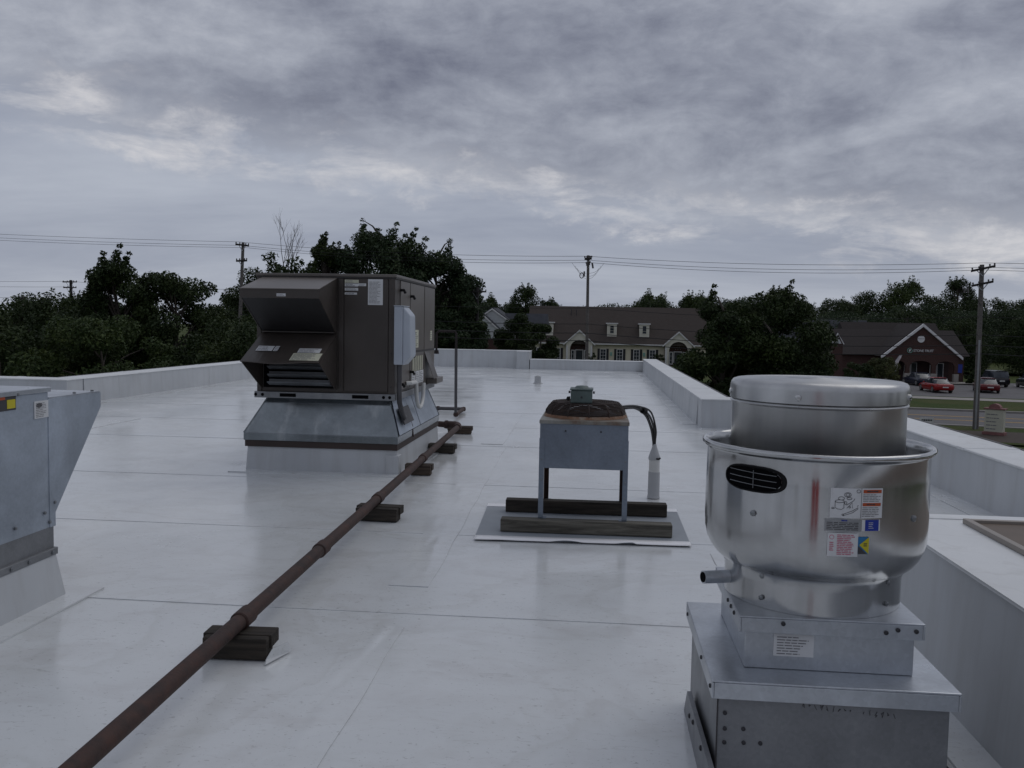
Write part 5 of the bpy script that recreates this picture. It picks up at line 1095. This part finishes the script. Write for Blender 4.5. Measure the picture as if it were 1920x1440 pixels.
# small white porch and the dark roof left of the shop
N = thing('side_porch', (26.4, 101, GZ), 'small brick side porch with a white edged gable left of the shop', 'porch')
MB().prism([(25.92, 100.1, GZ), (26.96, 100.1, GZ), (26.96, 100.1, 0.16), (26.40, 100.1, 1.10), (25.92, 100.1, 0.30)], (0, 2.4, 0)).build('wall', 'brick', N)
for q in ([(25.74, 100, 0.10), (26.34, 100, 1.24), (26.40, 100, 1.10), (25.90, 100, 0.10)], [(26.34, 100, 1.24), (26.40, 100, 1.10), (26.98, 100, 0.0), (27.10, 100, 0.0)]):
    MB().prism(q, (0, 0.12, 0)).build('verge_board', 'white_trim', N)
MB().prism([(25.72, 100.13, 0.12), (26.34, 100.13, 1.27), (27.12, 100.13, 0.02), (27.12, 100.13, 0.08), (26.34, 100.13, 1.34), (25.72, 100.13, 0.18)], (0, 2.6, 0)).build('roof', 'shingle', N)
MB().prism([(26.05, 100.05, 0.05), (26.40, 100.05, 0.80), (26.80, 100.05, 0.05)], (0, 0.04, 0)).build('gable_panel', 'siding_white', N)
D = thing('dark_roofed_house', (29, 128, GZ), 'dark blue grey roofed house behind the shop, half hidden by the tree', 'house')
box('wall', 'siding_white', D, 24.5, 37.2, 125, 134, GZ, -1.0)
MB().prism([(24.0, 124.4, -1.05), (24.0, 129.5, 3.05), (24.0, 134.6, -1.05)], (14.0, 0, 0)).build('roof', 'shingle_blue', D)
MB().prism([(28.6, 126.0, 0.9), (28.95, 126.0, 1.5), (29.4, 126.0, 0.9)], (0, 2, 0)).build('roof_gablet', 'white_trim', D)
# red brown house glimpsed through the shrubs on the far left
K = thing('brick_shed', (-31, 51, GZ), 'low reddish brick shed glimpsed behind the shrubs at the far left', 'shed')
box('wall', 'brick', K, -34, -27.5, 49, 54, GZ, -1.9); MB().prism([(-34.4, 48.6, -1.95), (-34.4, 51.5, -0.9), (-34.4, 54.4, -1.95)], (7.3, 0, 0)).build('roof', 'shingle', K)
window_(K, -32.2, -31.2, -3.6, -2.4, 48.97); window_(K, -30.2, -29.2, -3.6, -2.4, 48.97)

# ------------------------------------------------------------------ cars
def loft(m, st):                               # st: list of (x, [(y, z), ...]) half sections, mirrored
    k0 = len(m.v); L = len(st[0][1]); W2 = 2 * L
    for x, s in st:
        m.v += [(x, y, z) for y, z in s] + [(x, -y, z) for y, z in reversed(s)]
    for i in range(len(st) - 1):
        for j in range(W2 - 1): a = k0 + i * W2 + j; m.f.append((a, a + 1, a + 1 + W2, a + W2))
        a = k0 + i * W2; m.f.append((a + W2 - 1, a, a + W2, a + 2 * W2 - 1))
    m.f.append(tuple(k0 + j for j in range(W2))); m.f.append(tuple(k0 + (len(st) - 1) * W2 + j for j in range(W2))[::-1]); return m
def car(label, x, y, rz, paint, kind, group, z=GZ + 0.006):
    t = thing('parked_car', (0, 0, 0), label, 'car', group)
    if kind == 'suv': Lh, hw, belt, roofz = 2.3, 0.93, 1.05, 1.75
    else: Lh, hw, belt, roofz = 2.3, 0.90, 0.86, 1.40
    st = []
    for u, wf, bz, lz in ((-1.0, 0.80, belt * 0.86, 0.42), (-0.96, 0.93, belt * 0.97, 0.30), (-0.75, 1.0, belt, 0.22), (-0.3, 1.0, belt, 0.2), (0.2, 1.0, belt * 0.99, 0.2), (0.5, 1.0, belt * 0.95, 0.2), (0.85, 0.96, belt * 0.84, 0.24), (0.97, 0.86, belt * 0.72, 0.32), (1.0, 0.74, belt * 0.62, 0.42)):
        w = hw * wf; st.append((u * Lh, [(w * 0.90, lz), (w, lz + 0.14), (w, (lz + bz) / 2 + 0.05), (w * 0.95, bz - 0.06), (w * 0.86, bz)]))
    body = loft(MB(), st).build('body', paint, t, smooth=True, autos=50)
    c = ((-0.97, -0.88, 0.12, 0.36) if kind == 'suv' else (-0.72, -0.38, 0.10, 0.42))
    def sec(u, f, z_): return (u * Lh, [(hw * 0.86 * f, belt - 0.03), (hw * 0.83 * f, belt + (z_ - belt) * 0.5), (hw * 0.72 * f, z_)])
    gl = loft(MB(), [sec(c[0], 0.96, belt + 0.02), sec((c[0] + c[1]) / 2, 1.0, (belt + roofz) / 2), sec(c[1], 1.0, roofz - 0.03), sec(c[2], 1.0, roofz - 0.03), sec((c[2] + c[3]) / 2, 1.0, (belt + roofz) / 2), sec(c[3], 0.96, belt + 0.0)]).build('windows', 'glass_dark', t, smooth=True, autos=50)
    loft(MB(), [(c[1] * Lh - 0.05, [(hw * 0.70, roofz - 0.035), (hw * 0.66, roofz - 0.0), (hw * 0.4, roofz + 0.015)]), ((c[1] + c[2]) / 2 * Lh, [(hw * 0.74, roofz - 0.03), (hw * 0.69, roofz + 0.01), (hw * 0.4, roofz + 0.035)]), (c[2] * Lh + 0.03, [(hw * 0.70, roofz - 0.035), (hw * 0.66, roofz), (hw * 0.4, roofz + 0.015)])]).build('roof', paint, t, smooth=True)
    for s_ in (-1, 1):
        for u in (-0.62, 0.64):
            yy = s_ * (hw - 0.10)
            w = MB().tube([(u * Lh, yy - 0.11, 0.32), (u * Lh, yy - 0.09, 0.32), (u * Lh, yy + 0.09, 0.32), (u * Lh, yy + 0.11, 0.32)], [0.28, 0.33, 0.33, 0.28], 20).build('wheel', 'tyre', t, smooth=True)
            MB().tube([(u * Lh, yy + s_ * 0.09, 0.32), (u * Lh, yy + s_ * 0.115, 0.32)], [0.22, 0.20], 14).build('rim', 'rim', w)
        MB().box(-Lh * 0.985, -Lh * 0.955, s_ * hw * 0.50 if s_ > 0 else -hw * 0.84, hw * 0.84 if s_ > 0 else -hw * 0.50, belt * 0.72, belt * 0.88).build('tail_light', 'tail_light', t)
        MB().box(Lh * 0.95, Lh * 0.985, hw * 0.42 if s_ > 0 else -hw * 0.74, hw * 0.74 if s_ > 0 else -hw * 0.42, belt * 0.55, belt * 0.66).build('headlight', 'rim', t)
        box('mirror', paint, t, Lh * 0.30, Lh * 0.36, s_ * hw * 0.98 - 0.08, s_ * hw * 0.98 + 0.08, belt, belt + 0.12, 0.02)
    MB().box(-Lh * 1.012, -Lh * 1.0, -0.26, 0.26, belt * 0.60, belt * 0.72).build('number_plate', 'plate', t)
    t.location = (x, y, z); t.rotation_euler.z = rz; return t
CG = 'cars parked in front of the shop'
car('bright red car parked in front of the brick shop porch', 32.9, 89.0, R(91), 'car_red', 'sedan', CG)
car('dark red car parked just right of the utility pole', 38.2, 90.5, R(77), 'car_darkred', 'sedan', CG)
car('navy car half hidden behind the bright red car', 35.0, 99.8, R(96), 'car_navy', 'sedan', CG)
car('dark van parked behind the dark red car', 43.2, 101.0, R(92), 'car_black', 'suv', CG)
car('dark green van at the right picture edge', 46.4, 99.0, R(84), 'car_green', 'suv', CG)

# feather banner and monument sign
bn = thing('feather_banner', (31.2, 96.5, GZ), 'white feather banner on a bent pole left of the shop doors', 'banner')
P_ = [(31.2, 96.5, GZ), (31.15, 96.5, -3.2), (31.35, 96.5, -1.9), (31.75, 96.5, -1.15), (32.0, 96.5, -0.95)]
tube('pole', 'trim_grey', bn, catmull(P_, 6), 0.025, 6)
cpt = catmull(P_[1:], 6); m = MB(); V = []
for i, p in enumerate(cpt): V += [p + Vector((0.02, 0, 0)), p + Vector((0.36 * (1 - (i / len(cpt)) ** 2) + 0.05, 0.05 * math.sin(i), -0.05))]
m.add(V, [(2 * i, 2 * i + 2, 2 * i + 3, 2 * i + 1) for i in range(len(cpt) - 1)]); m.build('flag', 'banner_white', bn, smooth=True)
ms = thing('monument_sign', (22.0, 50.8, GZ), 'cream monument sign with a rounded red brick cap beside the street', 'sign')
a = R(-38); ca, sa = math.cos(a), math.sin(a)
def sgbox(name, mat, cx_, w, d, z0, z1, bev=0.02, par=ms, oy=0.0):
    c0 = Vector((22.0 - sa * oy, 50.8 + ca * oy, (z0 + z1) / 2)); return MB().obox(c0 + Vector((ca, sa, 0)) * cx_, Vector((ca, sa, 0)) * w / 2, Vector((-sa, ca, 0)) * d / 2, (0, 0, (z1 - z0) / 2)).build(name, mat, par, bevel=bev)
sgbox('plinth', 'sign_red', 0, 1.12, 0.55, GZ + 0.09, GZ + 0.26); pn = sgbox('panel', 'sign_cream', 0, 0.95, 0.42, GZ + 0.262, GZ + 1.50)
sgbox('cornice', 'sign_red', 0, 1.10, 0.52, GZ + 1.502, GZ + 1.58)
m = MB(); pts = [Vector((22.0, 50.8, 0)) + Vector((ca, sa, 0)) * (0.30 * math.cos(math.pi * i / 10)) + Vector((0, 0, GZ + 1.582 + 0.24 * math.sin(math.pi * i / 10))) - Vector((-sa, ca, 0)) * 0.2 for i in range(11)]
m.prism(pts, Vector((-sa, ca, 0)) * 0.4).build('arched_cap', 'sign_red', ms)
m = MB(); bars(m, Vector((22.0, 50.8, GZ + 0.35)) - Vector((ca, sa, 0)) * 0.38 - Vector((-sa, ca, 0)) * 0.216, (ca, sa, 0), (0, 0, 1), 0.72, 1.0, 5, 17, 0.45); m.build('print', 'ink_grey', pn)
rs_ = thing('street_plate', (19.4, 53.8, GZ), 'small white street plate on a short post behind the near parapet', 'sign')
tube('post', 'trim_grey', rs_, [(19.4, 53.8, GZ), (19.4, 53.8, -3.6)], 0.03, 8); pl = box('plate', 'plate', rs_, 19.05, 19.85, 53.74, 53.76, -3.92, -3.62)
m = bars(MB(), (19.15, 53.738, -3.87), (1, 0, 0), (0, 0, 1), 0.6, 0.2, 1, 3, 0.8, False); m.build('print', 'ink', pl)
mu = sheet('mulch_bed', 'mulch', [(17, 48), (30, 45.5), (30, 51.5), (19, 53)], GZ + 0.094)

# ------------------------------------------------------------------ utility poles and wires
def pole(label, x, y, ztop, r, arms, group='utility poles along the street', lean=0.0, mat='pole_wood', base=GZ):
    t = thing('utility_pole', (x, y, base), label, 'utility pole', group)
    top = (x + lean, y, ztop); tube('shaft', mat, t, [(x, y, base - 0.2), top], [r, r * 0.72], 12)
    for (z, half, dirx, diry, ox) in arms:
        c = Vector((x + lean * (z - base) / (ztop - base), y - r, z)); d = Vector((dirx, diry, ox)).normalized()
        cr = MB().obox(c, d * half, Vector((0, 0.055, 0)), (0, 0, 0.065)).build('crossarm', 'pole_dark', t)
        for s_ in (-0.92, -0.35, 0.55, 0.95):
            p = c + d * half * s_; MB().lathe((p.x, p.y), [(0.0, p.z + 0.06), (0.035, p.z + 0.07), (0.055, p.z + 0.12), (0.04, p.z + 0.18), (0.0, p.z + 0.2)], 8).build('insulator', 'insulator', cr, smooth=True)
        for s_ in (-0.5, 0.5): MB().tube([c + d * half * s_ - Vector((0, 0, 0.05)), c - Vector((0, 0, half * 0.7))], 0.025, 5).build('brace', 'trim_grey', cr)
    return t
pR = pole('utility pole on the right between the shop and the monument sign', 22.20, 53.7, 5.36, 0.17, [(5.12, 0.62, 0.97, -0.5, 0.24), (4.25, 0.55, 0.97, -0.5, 0.24)], lean=-0.12)
tube('riser_conduit', 'trim_grey', pR, [(22.10, 53.50, GZ), (22.08, 53.50, 1.0)], 0.06, 8)
for dx_ in (-0.62, -0.42): MB().tube([(22.05 + dx_ - 0.3, 53.6, 4.0), (22.05 + dx_ - 0.28, 53.6, 3.7)], 0.05, 6).build('cutout', 'insulator', pR)
tube('jumper', 'cable_black', pR, [(21.45, 53.6, 4.0), (21.8, 53.6, 3.5), (22.05, 53.55, 3.0)], 0.015, 5)
pC = pole('utility pole in the middle in front of the cream building', -0.62, 58.5, 6.05, 0.125, [(5.82, 0.30, 0.8, -0.6, 0), (5.45, 0.45, 0.3, -0.95, 0)], lean=-0.10, mat='pole_wood')
for k, (r_, z_) in enumerate(((1.05, 5.55), (0.85, 5.35), (0.7, 5.2))):
    for s_ in (-1, 1): tube('jumper', 'cable_black', pC, [(-0.72 + s_ * r_, 58.4, z_), (-0.72 + s_ * r_ * 0.75, 58.4, z_ - 0.38), (-0.72 + s_ * r_ * 0.4, 58.4, z_ - 0.62), (-0.72 + s_ * 0.1, 58.45, z_ - 0.68)], 0.009, 5)
tube('cutout', 'insulator', pC, [(-0.95, 58.4, 5.0), (-0.95, 58.4, 4.65)], 0.05, 8); tube('cutout', 'insulator', pC, [(-0.45, 58.4, 5.55), (-0.38, 58.4, 5.2)], 0.06, 8)
MB().tube([(-1.12 + 0.12 * math.cos(i / 12 * 6.283), 58.4, 4.72 + 0.17 * math.sin(i / 12 * 6.283)) for i in range(13)], 0.03, 5).build('wire_coil', 'cable_black', pC)
pL = pole('utility pole on the left beside the air handler hoods', -27.15, 64.4, 7.22, 0.155, [(7.02, 0.62, 0.97, -0.3, -0.12), (5.85, 0.5, 0.97, -0.3, 0.02)], lean=0.5)
pole('dark utility pole in front of the white gabled house', -10.3, 75, 4.6, 0.19, [(4.2, 0.9, 1, -0.4, 0)], mat='pole_dark')
pole('far utility pole rising over the left horizon trees', -65.8, 105, 6.1, 0.24, [(5.85, 1.2, 1, -0.3, 0), (5.15, 1.1, 1, -0.3, 0)], mat='pole_dark')
pole('short grey pole at the far left horizon', -48.2, 70, 3.1, 0.13, [(2.9, 0.4, 1, -0.3, 0)])
def wire(p, q, sag, r, label, group, n=24):
    p, q = Vector(p), Vector(q); m = MB().tube([p.lerp(q, i / n) - Vector((0, 0, sag * 4 * (i / n) * (1 - i / n))) for i in range(n + 1)], r, 5)
    return tag(m.build('power_line', 'cable_black', None, smooth=True, loc=tuple(p)), label, 'power line', group)
UP = 'upper power lines'
tops = [(-75.0, 72.0, 9.6), (-26.67, 64.3, 7.22), (-0.72, 58.4, 5.95), (22.08, 53.6, 5.42), (62, 45, 5.4)]
seglab = ['upper power line running off to the left of the left pole', 'upper power line between the left pole and the middle pole', 'upper power line between the middle pole and the right pole', 'upper power line running off to the right of the right pole']
for i in range(4):
    for k, (ox, oz_) in enumerate(((-0.45, 0.0), (0.0, -0.22), (0.45, -0.34))):
        a, b = Vector(tops[i]), Vector(tops[i + 1]); off = Vector((0.2 * ox, ox, oz_))
        wire(a + off, b + off, 0.30 + 0.05 * k, 0.012, ('top', 'middle', 'lowest')[k] + ' of three ' + seglab[i].replace('line ', 'lines ', 1), UP)
lab2 = ['low cable crossing the cream building between the left and middle poles', 'low cable crossing the cream building between the middle and right poles', 'low cable running off right of the right pole']
lows = [(-26.9, 64.3), (-0.66, 58.4), (22.15, 53.6), (62, 45)]
for zi, (zz, rr_) in enumerate(((2.6, 0.014), (1.55, 0.018), (0.95, 0.022), (0.45, 0.025))):
    for i in range(3):
        dz_ = (0.9, 0.0, -0.25, -0.4)
        wire((*lows[i], zz + dz_[i]), (*lows[i + 1], zz + dz_[i + 1]), 0.35, rr_, ('highest ', 'second highest ', 'third highest ', 'lowest ')[zi] + lab2[i], 'low cables over the street')
for k in range(2): wire((-112, 108, 6.9 - k * 0.5), (-65.8, 104.9, 5.95 - k * 0.7), 0.5, 0.016, 'wire from the far left pole along the left horizon', 'far left wires')
wire((-65.8, 104.9, 5.95), (-20, 92, 5.6), 0.8, 0.016, 'wire from the far left pole towards the trees', 'far left wires')
wire((-80, 75, 3.6), (-48.2, 69.9, 3.0), 0.3, 0.013, 'thin wire of the short pole at the far left', 'far left wires'); wire((-48.2, 69.9, 3.0), (-20, 66, 2.2), 0.3, 0.013, 'thin wire of the short pole at the far left', 'far left wires')

# ------------------------------------------------------------------ the photographer, seen only as a red streak mirrored in the fan
def skin_body(name, joints, edges, mat, parent, root=0, sub=2):
    me = bpy.data.meshes.new(name); off = worldloc(parent)
    me.from_pydata([tuple(Vector(j[:3]) - off) for j in joints], edges, []); o = bpy.data.objects.new(name, me); COL.objects.link(o); o.parent = parent
    o.modifiers.new('skin', 'SKIN')
    if not me.skin_vertices: 
        bm = bmesh.new(); bm.from_mesh(me); bm.verts.layers.skin.verify(); bm.to_mesh(me); bm.free()
    for i, j in enumerate(joints): me.skin_vertices[0].data[i].radius = (j[3], j[4] if len(j) > 4 else j[3])
    for i in range(len(joints)): me.skin_vertices[0].data[i].use_root = (i == root)
    s = o.modifiers.new('sub', 'SUBSURF'); s.levels = sub; s.render_levels = sub; me.materials.append(M(mat)); return o
pr = thing('person', (0.0, -0.42, 0.006), 'person in red work clothes behind the camera, mirrored as a red streak in the fan', 'person')
px_, py_ = 0.0, -0.42
J = [(px_, py_, 0.93, 0.15, 0.11), (px_, py_, 1.12, 0.145, 0.10), (px_, py_, 1.32, 0.165, 0.11), (px_, py_, 1.45, 0.10, 0.08), (px_, py_ + 0.01, 1.53, 0.055, 0.055)]
Ed = [(0, 1), (1, 2), (2, 3), (3, 4)]
for s_ in (-1, 1):
    k = len(J)
    J += [(px_ + s_ * 0.095, py_, 0.86, 0.105), (px_ + s_ * 0.095, py_ + 0.01, 0.48, 0.092), (px_ + s_ * 0.10, py_ - 0.01, 0.10, 0.085), (px_ + s_ * 0.13, py_ + 0.13, 0.05, 0.042)]
    Ed += [(0, k), (k, k + 1), (k + 1, k + 2), (k + 2, k + 3)]
    k = len(J)
    J += [(px_ + s_ * 0.19, py_, 1.42, 0.065), (px_ + s_ * 0.27, py_ + 0.03, 1.15, 0.048), (px_ + s_ * 0.10, py_ + 0.24, 1.26, 0.034)]
    Ed += [(3, k), (k, k + 1), (k + 1, k + 2)]
skin_body('coveralls', J, Ed, 'cloth_red', pr)
HD = [(px_, py_ + 0.01, 1.50, 0.05), (px_, py_ + 0.02, 1.58, 0.065, 0.075), (px_, py_ + 0.02, 1.66, 0.075, 0.09), (px_, py_ + 0.01, 1.73, 0.06, 0.07), (px_, py_ + 0.105, 1.635, 0.014)]
hd_ = skin_body('head', HD, [(0, 1), (1, 2), (2, 3), (2, 4)], 'skin', pr)
MB().lathe((px_, py_), [(0.083, 1.66), (0.09, 1.70), (0.075, 1.745), (0.04, 1.768), (0.0, 1.772)], 20).build('hair', 'cloth_dark', hd_, smooth=True)
for s_ in (-1, 1):
    MB().tube([(px_ + s_ * 0.082, py_ + 0.01, 1.61), (px_ + s_ * 0.092, py_ + 0.0, 1.64), (px_ + s_ * 0.084, py_ + 0.01, 1.675)], [0.008, 0.016, 0.01], 8).build('ear', 'skin', hd_, smooth=True)
    hx, hy, hz_ = px_ + s_ * 0.09, py_ + 0.26, 1.265
    HJ = [(hx, hy, hz_, 0.03, 0.02), (hx - s_ * 0.02, hy + 0.05, hz_ + 0.01, 0.036, 0.018)]; HE = [(0, 1)]
    for q in range(4):
        k = len(HJ); w_ = -0.027 + q * 0.018; L_ = (0.03, 0.036, 0.034, 0.026)[q]
        HJ += [(hx - s_ * 0.03, hy + 0.07, hz_ + 0.012 - w_, 0.009), (hx - s_ * (0.045), hy + 0.07 + L_ * 0.6, hz_ + 0.012 - w_, 0.0085), (hx - s_ * 0.068, hy + 0.065 + L_ * 0.5, hz_ + 0.012 - w_, 0.0075)]
        HE += [(1, k), (k, k + 1), (k + 1, k + 2)]
    k = len(HJ); HJ += [(hx - s_ * 0.035, hy + 0.02, hz_ + 0.03, 0.011), (hx - s_ * 0.06, hy + 0.04, hz_ + 0.04, 0.009)]; HE += [(0, k), (k, k + 1)]
    skin_body('hand', HJ, HE, 'skin', pr, 0, 1)
    MB().box(px_ + s_ * 0.13 - 0.05, px_ + s_ * 0.13 + 0.05, py_ - 0.09, py_ + 0.19, 0.006, 0.085).build('boot', 'cloth_dark', pr, bevel=0.03)
